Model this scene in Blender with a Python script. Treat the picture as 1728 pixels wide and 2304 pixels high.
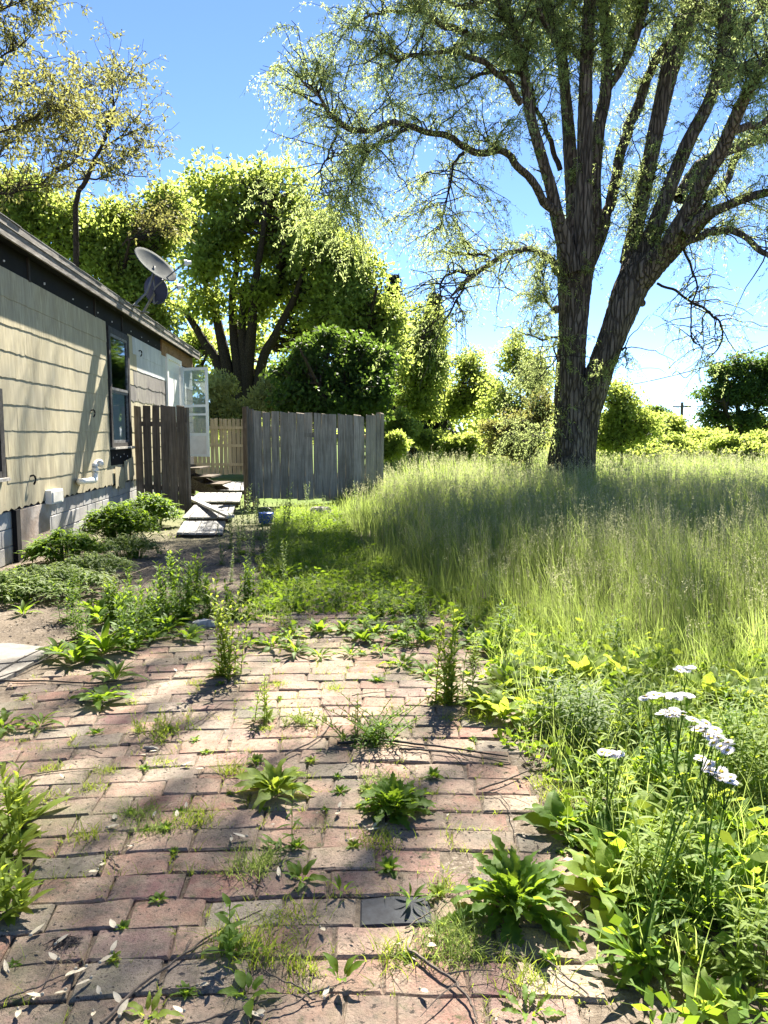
import bpy, math, random
import numpy as np
from mathutils import Vector, Matrix

for o in list(bpy.data.objects): bpy.data.objects.remove(o)
SC = bpy.context.scene
COL = SC.collection
R = math.radians
RNG = np.random.default_rng(7)
random.seed(7)

# ------------------------------------------------------------------ camera
EYE = 1.45
FPX = 1730.0                       # focal length in pixels of the 1728 px wide photograph
PITCH = math.atan(174.0/1730.0)
cam = bpy.data.cameras.new('camera'); co = bpy.data.objects.new('camera', cam); COL.objects.link(co)
co.location = (0, 0, EYE); co.rotation_euler = (math.pi/2-PITCH, 0, 0)
cam.sensor_fit = 'HORIZONTAL'; cam.sensor_width = 36.0; cam.lens = 36.0*FPX/1728
cam.clip_start = 0.05; cam.clip_end = 6000
SC.camera = co
SC.render.resolution_x = 768; SC.render.resolution_y = 1024

# ------------------------------------------------------------------ light
SUN_EL, SUN_AZ = R(47), R(10)       # the sun stands ahead of the camera, a little to the right
w = bpy.data.worlds.new('World'); SC.world = w; w.use_nodes = True
nt = w.node_tree; nt.nodes.clear()
sky = nt.nodes.new('ShaderNodeTexSky'); sky.sky_type = 'NISHITA'; sky.sun_disc = False
sky.sun_elevation = SUN_EL; sky.sun_rotation = SUN_AZ
sky.altitude = 0; sky.air_density = 0.5; sky.dust_density = 0.0; sky.ozone_density = 5.0
bg = nt.nodes.new('ShaderNodeBackground'); bg.inputs['Strength'].default_value = 0.056
ow = nt.nodes.new('ShaderNodeOutputWorld')
nt.links.new(sky.outputs[0], bg.inputs[0]); nt.links.new(bg.outputs[0], ow.inputs[0])
sl = bpy.data.lights.new('sun', 'SUN'); sl.energy = 5.0; sl.angle = R(0.55); sl.color = (1.0, 0.93, 0.80)
so = bpy.data.objects.new('sun', sl); COL.objects.link(so)
SV = Vector((math.sin(SUN_AZ)*math.cos(SUN_EL), math.cos(SUN_AZ)*math.cos(SUN_EL), math.sin(SUN_EL)))
so.rotation_euler = SV.to_track_quat('Z', 'Y').to_euler(); so.location = (0, 0, 30)
vs = SC.view_settings; vs.view_transform = 'Standard'; vs.look = 'None'; vs.gamma = 1.0
vs.use_curve_mapping = False; vs.exposure = 2.6
SC.render.engine = 'CYCLES'
SC.cycles.max_bounces = 12; SC.cycles.transparent_max_bounces = 8
SC.cycles.diffuse_bounces = 7; SC.cycles.transmission_bounces = 7

# ------------------------------------------------------------------ measuring: photo pixel -> place
_F = np.array([0, math.cos(PITCH), -math.sin(PITCH)]); _U = np.array([0, math.sin(PITCH), math.cos(PITCH)])
def ray(px, py):
    return _F + np.array([(px-864)/FPX, 0, 0]) + _U*(-(py-1152)/FPX)
def at(px, py, Y):                 # the point seen at a pixel, Y metres ahead
    d = ray(px, py); return np.array([0, 0, EYE]) + d*(Y/d[1])
def gp(px, py, z=0.0):             # the point of the ground seen at a pixel
    d = ray(px, py); return np.array([0, 0, EYE]) + d*((z-EYE)/d[2])
WO = np.array([-4.20, 8.42, 0.0]); WD = np.array([-0.0869, 0.9962, 0.0]); WN = np.array([0.9962, 0.0869, 0.0])
def wpt(s, z, o=0.0):              # point on the house wall: along, up, out
    return WO + WD*s + WN*o + np.array([0, 0, z])
def whit(px, py, o=0.0):           # (s, z) of the wall seen at a pixel
    d = ray(px, py); c = np.array([0, 0, EYE]); q = WO + WN*o
    t = np.dot(q-c, WN)/np.dot(d, WN); p = c+d*t
    return float(np.dot(p-WO, WD)), float(p[2])

# ------------------------------------------------------------------ object helpers
ORG = {}
def tag(o, label=None, cat=None, group=None, kind=None):
    if label: o['label'] = label
    if cat: o['category'] = cat
    if group: o['group'] = group
    if kind: o['kind'] = kind
    return o
def thing(name, label, cat, loc=(0, 0, 0), group=None):
    o = bpy.data.objects.new(name, None); o.empty_display_size = 0.1; COL.objects.link(o)
    o.location = tuple(float(v) for v in loc); ORG[o.name] = np.array(loc, float)
    return tag(o, label, cat, group)
class Buf:
    def __init__(s): s.V = []; s.F = []; s.T = []; s.n = 0
    def add(s, V, F, t=None):
        V = np.asarray(V, float).reshape(-1, 3); F = np.asarray(F, int)
        if F.shape[1] == 3: F = np.concatenate([F, F[:, 2:3]], 1)
        s.V.append(V); s.F.append(F+s.n)
        if t is None: t = np.full(len(V), random.random())
        elif np.isscalar(t): t = np.full(len(V), t)
        s.T.append(np.asarray(t, float)); s.n += len(V)
    def box(s, c, sx, sy, sz, rz=0, t=None, M=None):
        q = np.array([[x, y, z] for x in (-.5, .5) for y in (-.5, .5) for z in (-.5, .5)])*[sx, sy, sz]
        if M is not None: q = q @ np.asarray(M).T
        ca, sa = math.cos(rz), math.sin(rz)
        q = np.stack([q[:, 0]*ca-q[:, 1]*sa, q[:, 0]*sa+q[:, 1]*ca, q[:, 2]], 1)+np.asarray(c)
        s.add(q, BOXF, t)
    def wbox(s, s0, s1, z0, z1, o0, o1, t=None):       # box on the house wall
        q = [wpt(a, z, o) for a in (s0, s1) for o in (o0, o1) for z in (z0, z1)]
        s.add(q, BOXF[:, ::-1], t)
BOXF = np.array([[0, 1, 3, 2], [4, 6, 7, 5], [0, 4, 5, 1], [2, 3, 7, 6], [0, 2, 6, 4], [1, 5, 7, 3]])
def mesh_of(name, buf, smooth=False):
    V = np.concatenate(buf.V); F = np.concatenate(buf.F); T = np.concatenate(buf.T)
    me = bpy.data.meshes.new(name)
    tri = F[:, 2] == F[:, 3]
    cnt = np.where(tri, 3, 4); st = np.concatenate([[0], np.cumsum(cnt)[:-1]])
    if tri.any():
        mask = np.ones(F.shape, bool); mask[tri, 3] = False; L = F[mask]
    else: L = F.ravel()
    me.vertices.add(len(V)); me.vertices.foreach_set('co', V.astype(np.float32).ravel())
    me.loops.add(len(L)); me.loops.foreach_set('vertex_index', L.astype(np.int32))
    me.polygons.add(len(F)); me.polygons.foreach_set('loop_start', st.astype(np.int32))
    me.update(calc_edges=True)
    a = me.attributes.new('tint', 'FLOAT', 'POINT'); a.data.foreach_set('value', T.astype(np.float32))
    me.polygons.foreach_set('use_smooth', np.full(len(F), smooth))
    return me
def obj(name, buf, mat, parent=None, loc=None, smooth=False):
    """one mesh object; buffers hold world coordinates and are moved to the origin of the thing"""
    og = ORG[parent.name] if parent is not None else (np.array(loc, float) if loc is not None else np.zeros(3))
    b = buf
    if np.abs(og).sum() > 0:
        b = Buf(); b.V = [v-og for v in buf.V]; b.F = buf.F; b.T = buf.T
    me = mesh_of(name, b, smooth)
    if mat: me.materials.append(mat)
    o = bpy.data.objects.new(name, me); COL.objects.link(o)
    ORG[o.name] = og
    if parent is not None: o.parent = parent
    else: o.location = tuple(og)
    return o
def inst(name, me, parent, loc, rot=(0, 0, 0), scale=(1, 1, 1)):
    o = bpy.data.objects.new(name, me); COL.objects.link(o)
    if parent is not None:
        o.parent = parent; loc = np.asarray(loc)-ORG[parent.name]
    o.location = tuple(float(v) for v in loc); o.rotation_euler = rot; o.scale = scale
    return o
def copy_thing(root, loc, rz=0.0, sc=1.0, label=None, sz=None):
    c = root.copy(); COL.objects.link(c)
    c.location = tuple(float(v) for v in loc); c.rotation_euler = (0, 0, rz); c.scale = (sc, sc, sz or sc)
    if label: c['label'] = label
    for ch in root.children:
        d = ch.copy(); COL.objects.link(d); d.parent = c
        for g in ch.children:
            e = g.copy(); COL.objects.link(e); e.parent = d
    return c

# ------------------------------------------------------------------ shape helpers
def spline(P, n):
    """Catmull-Rom through rows of P (any width), n samples"""
    P = np.asarray(P, float); k = len(P)
    Q = np.vstack([2*P[0]-P[1], P, 2*P[-1]-P[-2]])
    t = np.linspace(0, k-1-1e-6, n); i = t.astype(int); f = (t-i)[:, None]
    a, b, c, d = Q[i], Q[i+1], Q[i+2], Q[i+3]
    return 0.5*((2*b)+(c-a)*f+(2*a-5*b+4*c-d)*f**2+(3*b-a-3*c+d)*f**3)
def tubes(buf, P, Rr, sides=6, tint=None, lump=0.0, cap=True):
    """P (n,K,3), Rr (n,K)"""
    P = np.asarray(P, float); Rr = np.asarray(Rr, float)
    if P.ndim == 2: P = P[None]; Rr = Rr[None]
    n, K, _ = P.shape
    T = np.gradient(P, axis=1); T /= np.linalg.norm(T, axis=2, keepdims=True)+1e-9
    ref = np.where(np.abs(T.mean(1))[:, 2:3] > 0.8, [[1., 0, 0]], [[0, 0, 1.]])[:, None, :]
    A = np.cross(T, np.broadcast_to(ref, T.shape)); A /= np.linalg.norm(A, axis=2, keepdims=True)+1e-9
    B = np.cross(T, A)
    th = np.linspace(0, 2*np.pi, sides, endpoint=False)
    rr = Rr[:, :, None]*np.ones(sides)
    if lump: rr = rr*(1+lump*RNG.normal(size=rr.shape))
    V = P[:, :, None, :]+rr[..., None]*(np.cos(th)[None, None, :, None]*A[:, :, None, :]+np.sin(th)[None, None, :, None]*B[:, :, None, :])
    idx = np.arange(n*K*sides).reshape(n, K, sides)
    a = idx[:, :-1, :]; b = np.roll(idx, -1, 2)[:, :-1, :]; c = np.roll(idx, -1, 2)[:, 1:, :]; d = idx[:, 1:, :]
    F = np.stack([a, b, c, d], -1).reshape(-1, 4)
    t = np.repeat(RNG.random(n), K*sides) if tint is None else tint
    buf.add(V.reshape(-1, 3), F, t)
    if cap and sides >= 4:
        for q in (idx[:, 0, :], idx[:, -1, :]):
            if sides == 4: FF = q
            else: FF = np.stack([np.broadcast_to(q[:, :1], (n, sides-2)), q[:, 1:-1], q[:, 2:], q[:, 2:]], -1).reshape(-1, 4)
            buf.F.append(FF.reshape(-1, 4)+(buf.n-n*K*sides))
def unit(v): return v/(np.linalg.norm(v, axis=-1, keepdims=True)+1e-9)
def leaves(buf, P, D, L, W, tint=None, wide=0.45, tri=False):
    """diamond leaves: P base (n,3), D direction, L length, W width"""
    n = len(P); D = unit(D); S = unit(np.cross(D, RNG.normal(size=(n, 3))))
    L = np.broadcast_to(L, (n,))[:, None]; W = np.broadcast_to(W, (n,))[:, None]
    if tri:                                    # tiny leaves: one pointed triangle each
        m = P+D*L*.25; V = np.stack([m-S*W/2, m+S*W/2, P+D*L], 1).reshape(-1, 3)
        F = np.arange(n*3).reshape(n, 3)
        buf.add(V, F, np.repeat(RNG.random(n), 3) if tint is None else np.repeat(tint, 3)); return
    m = P+D*L*wide
    V = np.stack([P, m+S*W/2, P+D*L, m-S*W/2], 1).reshape(-1, 3)
    F = np.arange(n*4).reshape(n, 4)
    t = np.repeat(RNG.random(n), 4) if tint is None else np.repeat(tint, 4)
    buf.add(V, F, t)
def blades(buf, B, H, W, lean, K=3, tint=None, az=None, bend=1.6):
    """grass blades bending over: B base (n,3)"""
    n = len(B); az = RNG.random(n)*2*np.pi if az is None else az
    d = np.stack([np.cos(az), np.sin(az), np.zeros(n)], 1)
    fa = RNG.random(n)*2*np.pi; s = np.stack([np.cos(fa), np.sin(fa), np.zeros(n)], 1)
    t = np.linspace(0, 1, K)
    H = np.broadcast_to(H, (n,)); W = np.broadcast_to(W, (n,)); lean = np.broadcast_to(lean, (n,))
    hz = H[:, None]*(t-0.35*np.minimum(lean, 1)[:, None]*t**2.5); hx = (H*lean)[:, None]*t**bend
    C = B[:, None, :]+d[:, None, :]*hx[..., None]; C[..., 2] += hz
    wd = W[:, None]*(1-0.9*t**1.5)
    V = np.stack([C-s[:, None, :]*wd[..., None]/2, C+s[:, None, :]*wd[..., None]/2], 2)
    idx = np.arange(n*K*2).reshape(n, K, 2)
    F = np.stack([idx[:, :-1, 0], idx[:, :-1, 1], idx[:, 1:, 1], idx[:, 1:, 0]], -1).reshape(-1, 4)
    tt = np.repeat(RNG.random(n) if tint is None else tint, K*2)
    buf.add(V.reshape(-1, 3), F, tt)
    return C[:, -1, :]
def leafshape(L, W, rows=9, serr=0.0, curl=0.3, fold=0.25, wave=0.0, teeth=5, up=0.5, petiole=0.12, tipw=0.5, seed=0):
    """a single broad leaf growing along +X, rising by angle `up` and drooping by curl; returns V,F"""
    r = np.random.default_rng(seed)
    t = np.linspace(0, 1, rows)
    p = np.clip((t-petiole)/(1-petiole), 0, 1)
    w_ = np.sin(np.pi*p**tipw)**0.8*W/2
    w_ = np.maximum(w_, W*0.03)
    w_[-1] = W*0.02
    if serr: w_ = w_*(1-serr*(np.arange(rows) % 2))
    ang = up-curl*t*2+0.15*r.normal()*t
    dx = np.cos(ang)*L/(rows-1); dz = np.sin(ang)*L/(rows-1)
    X = np.concatenate([[0], np.cumsum(dx[:-1])]); Z = np.concatenate([[0], np.cumsum(dz[:-1])])
    sw = 0.06*L*np.sin(t*2.2+r.random()*6)
    wz = wave*W*np.sin(t*teeth*3.1+r.random()*6)
    V = []
    for i in range(rows):
        V += [[X[i], sw[i]-w_[i], Z[i]+fold*w_[i]+wz[i]], [X[i], sw[i], Z[i]], [X[i], sw[i]+w_[i], Z[i]+fold*w_[i]-wz[i]]]
    F = []
    for i in range(rows-1):
        a = i*3
        F += [[a, a+1, a+4, a+3], [a+1, a+2, a+5, a+4]]
    return np.array(V), np.array(F)
def place(V, az=0.0, sc=1.0, loc=(0, 0, 0), tilt=0.0):
    c, s = math.cos(tilt), math.sin(tilt)
    V = np.stack([V[:, 0]*c-V[:, 2]*s, V[:, 1], V[:, 0]*s+V[:, 2]*c], 1)*sc
    c, s = math.cos(az), math.sin(az)
    return np.stack([V[:, 0]*c-V[:, 1]*s, V[:, 0]*s+V[:, 1]*c, V[:, 2]], 1)+np.asarray(loc)
def vnoise(P, sc, seed=0):
    """cheap smooth noise in -1..1 for points"""
    r = np.random.default_rng(seed); P = np.asarray(P, float)*sc; out = 0
    for k in range(5):
        d = r.normal(size=P.shape[-1]); d /= np.linalg.norm(d)
        out = out+np.sin(P@d*(1+0.6*k)*2.2+r.random()*6.28+1.3*np.sin(P@np.roll(d, 1)*1.7+k))
    return out/3.0

# ------------------------------------------------------------------ materials
MATS = {}
def mat(name, build, **kw):
    if name in MATS: return MATS[name]
    m = bpy.data.materials.new(name); m.use_nodes = True; t = m.node_tree; t.nodes.clear()
    out = t.nodes.new('ShaderNodeOutputMaterial'); build(t, out, **kw); MATS[name] = m
    return m
def N(t, k, **inp):
    n = t.nodes.new(k)
    for a, b in inp.items():
        if a.startswith('_'): setattr(n, a[1:], b)
        else:
            key = int(a[1:]) if a[0] == 'i' and a[1:].isdigit() else a.replace('__', ' ')
            if isinstance(b, bpy.types.NodeSocket): t.links.new(b, n.inputs[key])
            else: n.inputs[key].default_value = b
    return n
def ramp(t, fac, stops):
    n = t.nodes.new('ShaderNodeValToRGB'); t.links.new(fac, n.inputs[0]); e = n.color_ramp.elements
    while len(e) < len(stops): e.new(0.5)
    for q, (p, c) in zip(e, stops):
        q.position = p; q.color = (*c, 1) if len(c) == 3 else c
    return n.outputs[0]
def coords(t, scale=(1, 1, 1), rot=(0, 0, 0), kind='Object'):
    tc = t.nodes.new('ShaderNodeTexCoord'); mp = N(t, 'ShaderNodeMapping', Vector=tc.outputs[kind])
    mp.inputs['Scale'].default_value = scale; mp.inputs['Rotation'].default_value = rot
    return mp.outputs[0]
def worldpos(t, scale=(1, 1, 1)):
    g = t.nodes.new('ShaderNodeNewGeometry'); mp = N(t, 'ShaderNodeMapping', Vector=g.outputs['Position'])
    mp.inputs['Scale'].default_value = scale; return mp.outputs[0]
def noise(t, vec, s, d=4.0, r=0.6): return N(t, 'ShaderNodeTexNoise', Vector=vec, Scale=s, Detail=d, Roughness=r).outputs[0]
def mixc(t, f, a, b, mode='MIX'):
    n = t.nodes.new('ShaderNodeMix'); n.data_type = 'RGBA'; n.blend_type = mode
    for s_, v in ((n.inputs[0], f), (n.inputs[6], a), (n.inputs[7], b)):
        if isinstance(v, bpy.types.NodeSocket): t.links.new(v, s_)
        else: s_.default_value = v if not isinstance(v, tuple) or len(v) == 4 else (*v, 1)
    return n.outputs[2]
def math_(t, op, a, b=0.5):
    n = t.nodes.new('ShaderNodeMath'); n.operation = op
    for s_, v in zip(n.inputs, (a, b)):
        if isinstance(v, bpy.types.NodeSocket): t.links.new(v, s_)
        else: s_.default_value = v
    return n.outputs[0]
def bsdf(t, out, col, rough=0.8, bump=None, bs=0.4, bd=0.01, **kw):
    p = t.nodes.new('ShaderNodeBsdfPrincipled')
    if isinstance(col, bpy.types.NodeSocket): t.links.new(col, p.inputs['Base Color'])
    else: p.inputs['Base Color'].default_value = (*col, 1)
    if isinstance(rough, bpy.types.NodeSocket): t.links.new(rough, p.inputs['Roughness'])
    else: p.inputs['Roughness'].default_value = rough
    for k, v in kw.items(): p.inputs[k.replace('__', ' ')].default_value = v
    if bump is not None:
        b = N(t, 'ShaderNodeBump', Height=bump, Strength=bs, Distance=bd); t.links.new(b.outputs[0], p.inputs['Normal'])
    t.links.new(p.outputs[0], out.inputs[0]); return p
def m_leaf(t, out, lo, mid, hi, trans=(0.30, 0.42, 0.04), tf=0.45, rough=0.6, spec=0.18):
    a = t.nodes.new('ShaderNodeAttribute'); a.attribute_name = 'tint'
    oi = t.nodes.new('ShaderNodeObjectInfo')
    f = math_(t, 'ADD', a.outputs['Fac'], math_(t, 'MULTIPLY', math_(t, 'SUBTRACT', oi.outputs['Random'], 0.5), 0.25))
    c = ramp(t, f, [(0, lo), (0.5, mid), (1, hi)])
    ps = noise(t, worldpos(t), 0.9, 3)
    c = mixc(t, 0.35, c, ramp(t, ps, [(0.3, lo), (0.7, hi)]))
    fn = noise(t, worldpos(t), 130, 3, .7); bl = noise(t, worldpos(t), 38, 3, .6)
    c = mixc(t, ramp(t, fn, [(.35, (.35, .35, .35)), (.6, (0, 0, 0))]), c, (lo[0]*.6, lo[1]*.6, lo[2]*.6, 1))
    c = mixc(t, ramp(t, bl, [(.66, (0, 0, 0)), (.74, (.6, .6, .6))]), c, (.16, .12, .035, 1))
    p = N(t, 'ShaderNodeBsdfPrincipled', Roughness=rough); t.links.new(c, p.inputs['Base Color'])
    bp = N(t, 'ShaderNodeBump', Height=fn, Strength=.35, Distance=.002); t.links.new(bp.outputs[0], p.inputs['Normal'])
    p.inputs['Specular IOR Level'].default_value = spec
    tc = mixc(t, 0.85, c, (*trans, 1))
    tr = N(t, 'ShaderNodeBsdfTranslucent', Color=tc)
    mx = N(t, 'ShaderNodeMixShader', Fac=tf); t.links.new(p.outputs[0], mx.inputs[1]); t.links.new(tr.outputs[0], mx.inputs[2])
    t.links.new(mx.outputs[0], out.inputs[0])
def leafmat(name, *a, **k): return mat(name, lambda t, o: m_leaf(t, o, *a, **k))
M_WILLOW = leafmat('willow_leaf', (.06, .085, .028), (.10, .13, .045), (.16, .19, .07), trans=(.52, .62, .22), tf=.56)
M_MAPLE = leafmat('maple_leaf', (.05, .085, .018), (.095, .14, .03), (.15, .19, .05), trans=(.54, .64, .13), tf=.58)
M_LIME = leafmat('lime_leaf', (.055, .10, .018), (.10, .155, .03), (.15, .20, .05), trans=(.50, .60, .12), tf=.55)
M_BROWN = leafmat('bronze_leaf', (.07, .06, .025), (.10, .10, .035), (.14, .15, .05), trans=(.36, .36, .10), tf=.45, spec=.1)
M_DARK = leafmat('deep_green_leaf', (.02, .045, .010), (.04, .075, .016), (.07, .12, .025), trans=(.16, .26, .035), tf=.4)
M_SPRUCE = leafmat('spruce_needle', (.010, .020, .010), (.018, .032, .014), (.03, .045, .02), trans=(.05, .08, .02), tf=.1)
M_GRASS = leafmat('meadow_blade', (.06, .11, .018), (.10, .165, .03), (.16, .22, .05), trans=(.42, .53, .13), tf=.5)
M_SEED = leafmat('grass_seed_head', (.16, .19, .08), (.23, .25, .11), (.35, .35, .20), trans=(.46, .46, .26), tf=.4)
M_WEED = leafmat('weed_leaf', (.04, .09, .014), (.07, .14, .02), (.12, .20, .03), trans=(.34, .50, .03), tf=.45)
M_YWEED = leafmat('yellow_green_weed_leaf', (.09, .14, .02), (.13, .20, .03), (.19, .26, .05), trans=(.50, .60, .06), tf=.48)
M_PALE = leafmat('pale_weed_leaf', (.09, .14, .045), (.13, .18, .065), (.20, .25, .11), trans=(.40, .52, .12), tf=.42, spec=.2)
M_SUNGOLD = leafmat('sunlit_gold_green_leaf', (.17, .19, .06), (.25, .27, .09), (.34, .35, .15), trans=(.60, .62, .22), tf=.5)  # leaf colour lightened to stand for sunlight that the maple blocks
M_STRAW = leafmat('dry_straw', (.16, .12, .06), (.26, .21, .12), (.40, .34, .22), trans=(.3, .26, .14), tf=.2)

def m_bark(t, out, c0, c1, c2, s=9.0, bd=0.05, zs=0.16):
    v = coords(t, (1, 1, zs))
    n1 = noise(t, v, s, 8, 0.65)
    vo = N(t, 'ShaderNodeTexVoronoi', Vector=v, Scale=s*0.9, _feature='DISTANCE_TO_EDGE'); 
    n2 = noise(t, coords(t), 1.3, 4)
    c = ramp(t, n1, [(0.25, c0), (0.52, c1), (0.8, c2)])
    c = mixc(t, math_(t, 'MULTIPLY', n2, 0.5), c, (c1[0]*.8, c1[1]*.85, c1[2]*.8, 1))
    e = ramp(t, vo.outputs['Distance'], [(0.0, (0, 0, 0)), (0.18, (1, 1, 1))])
    c = mixc(t, math_(t, 'SUBTRACT', 0.75, math_(t, 'MULTIPLY', e, 0.75)), c, (*[q*.45 for q in c0], 1))
    bsdf(t, out, c, 0.95, math_(t, 'ADD', math_(t, 'MULTIPLY', n1, 0.6), e), 1.0, bd, Specular__IOR__Level=0.1)
M_BARK = mat('furrowed_bark', m_bark, c0=(.05, .04, .031), c1=(.15, .122, .098), c2=(.30, .255, .21), s=11, zs=.13)
M_BRANCH = mat('branch_bark', m_bark, c0=(.03, .024, .018), c1=(.06, .048, .036), c2=(.11, .09, .07), s=25, bd=.01, zs=.5)

def m_wood(t, out, c0, c1, c2, axis=2, s=5.0, knots=True, bd=0.004):
    sc = [9, 9, 9]; sc[axis] = 0.7
    v = coords(t, tuple(sc)); oi = t.nodes.new('ShaderNodeObjectInfo')
    off = N(t, 'ShaderNodeVectorMath', _operation='ADD'); t.links.new(v, off.inputs[0])
    cx = N(t, 'ShaderNodeCombineXYZ', X=math_(t, 'MULTIPLY', oi.outputs['Random'], 50.0), Z=math_(t, 'MULTIPLY', oi.outputs['Random'], 17.0))
    t.links.new(cx.outputs[0], off.inputs[1]); v = off.outputs[0]
    g = noise(t, v, s, 7, 0.7); big = noise(t, worldpos(t), 2.3, 4)
    c = ramp(t, g, [(0.28, c0), (0.5, c1), (0.72, c2)])
    rr = math_(t, 'ADD', 0.74, math_(t, 'MULTIPLY', oi.outputs['Random'], 0.42))
    c = mixc(t, 1.0, c, N(t, 'ShaderNodeCombineColor', Red=rr, Green=rr, Blue=rr).outputs[0], 'MULTIPLY')
    c = mixc(t, ramp(t, big, [(.45, (0, 0, 0)), (.75, (.5, .5, .5))]), c, (*[q*.55 for q in c0], 1))
    if knots:
        k = N(t, 'ShaderNodeTexVoronoi', Vector=coords(t, (5, 5, 1.8) if axis == 2 else (2, 5, 5)), Scale=1.0).outputs['Distance']
        c = mixc(t, ramp(t, k, [(0.06, (.8, .8, .8)), (0.12, (0, 0, 0))]), c, (.03, .022, .016, 1))
    bsdf(t, out, c, 0.9, g, 0.6, bd, Specular__IOR__Level=0.15)
M_FENCE = mat('weathered_grey_fence_wood', m_wood, c0=(.15, .12, .085), c1=(.30, .25, .185), c2=(.48, .41, .315))
M_GATE = mat('weathered_brown_fence_wood', m_wood, c0=(.07, .055, .042), c1=(.15, .12, .09), c2=(.26, .215, .165))
M_TAN = mat('tan_fence_wood', m_wood, c0=(.36, .27, .15), c1=(.52, .41, .25), c2=(.64, .53, .36), knots=False)
M_DECK = mat('silvered_deck_wood', m_wood, c0=(.16, .155, .15), c1=(.29, .285, .275), c2=(.42, .41, .40), axis=1)
M_STEP = mat('dark_step_wood', m_wood, c0=(.04, .03, .022), c1=(.09, .07, .052), c2=(.22, .19, .16), axis=1)
M_FASCIA = mat('peeling_fascia_wood', m_wood, c0=(.07, .062, .055), c1=(.20, .18, .16), c2=(.42, .40, .36), axis=1, s=4)
M_RAWWOOD = mat('bare_orange_sheathing', m_wood, c0=(.16, .09, .045), c1=(.30, .18, .09), c2=(.42, .28, .15), axis=1, knots=False)

def m_plain(t, out, col, rough=0.7, var=0.25, s=6.0, bs=0.2, metal=0.0, spec=0.3):
    n = noise(t, coords(t), s, 5)
    c = ramp(t, n, [(0.3, tuple(q*(1-var) for q in col)), (0.7, tuple(min(1, q*(1+var)) for q in col))])
    bsdf(t, out, c, rough, n, bs, 0.003, Metallic=metal, Specular__IOR__Level=spec)
def plain(name, col, **k): return mat(name, m_plain, col=col, **k)
# ================================================================== GROUND
def m_ground(t, out):
    v = worldpos(t); n = noise(t, v, 3.0, 8, 0.7); f = noise(t, v, 45.0, 6, 0.75); b = noise(t, v, 0.35, 3)
    soil = ramp(t, f, [(0.25, (.045, .035, .027)), (0.5, (.13, .105, .082)), (0.62, (.24, .205, .17)), (0.8, (.38, .34, .29))])
    soil = mixc(t, ramp(t, n, [(.42, (0, 0, 0)), (.62, (.85, .85, .85))]), soil, (.16, .13, .10, 1))
    sp = t.nodes.new('ShaderNodeSeparateXYZ'); t.links.new(v, sp.inputs[0])
    far = ramp(t, math_(t, 'MULTIPLY', sp.outputs[1], 0.02), [(0.18, (0, 0, 0)), (0.34, (1, 1, 1))])
    green = ramp(t, b, [(0.3, (.06, .10, .02)), (0.7, (.11, .15, .03))])
    c = mixc(t, far, soil, green)
    bsdf(t, out, c, 0.95, math_(t, 'ADD', n, f), 0.8, 0.02, Specular__IOR__Level=0.1)
M_GROUND = mat('soil_and_far_meadow', m_ground)
def groundz(X, Y):
    X = np.asarray(X, float); Y = np.asarray(Y, float)
    z = 0.02*vnoise(np.stack([X, Y], -1), 0.8, 3)+0.012*vnoise(np.stack([X, Y], -1), 3.0, 4)
    k = np.clip((X+2.7)/0.3, 0, 1)*np.clip((0.95-X)/0.25, 0, 1)*np.clip((6.7-Y)/0.4, 0, 1)
    return z*(1-k)*0.6+k*(-0.015)-(1-k)*0.005
xs = np.unique(np.concatenate([np.linspace(-6, 6, 91), [-2500, -900, -300, -120, -60, -30, -18, -12, -8, 8, 12, 18, 30, 60, 120, 300, 900, 2500]]))
ys = np.unique(np.concatenate([np.linspace(0, 16, 111), [-400, -100, -30, -10, -5, -2, 18, 21, 25, 30, 40, 60, 90, 150, 300, 800, 3000]]))
gx, gy = np.meshgrid(xs, ys, indexing='ij'); gz = groundz(gx, gy)
gi = np.arange(gx.size).reshape(gx.shape)
b = Buf(); b.add(np.stack([gx, gy, gz], -1).reshape(-1, 3), np.stack([gi[:-1, :-1], gi[1:, :-1], gi[1:, 1:], gi[:-1, 1:]], -1).reshape(-1, 4), 0.5)
tag(obj('ground', b, M_GROUND, smooth=True), kind='structure')

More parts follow.
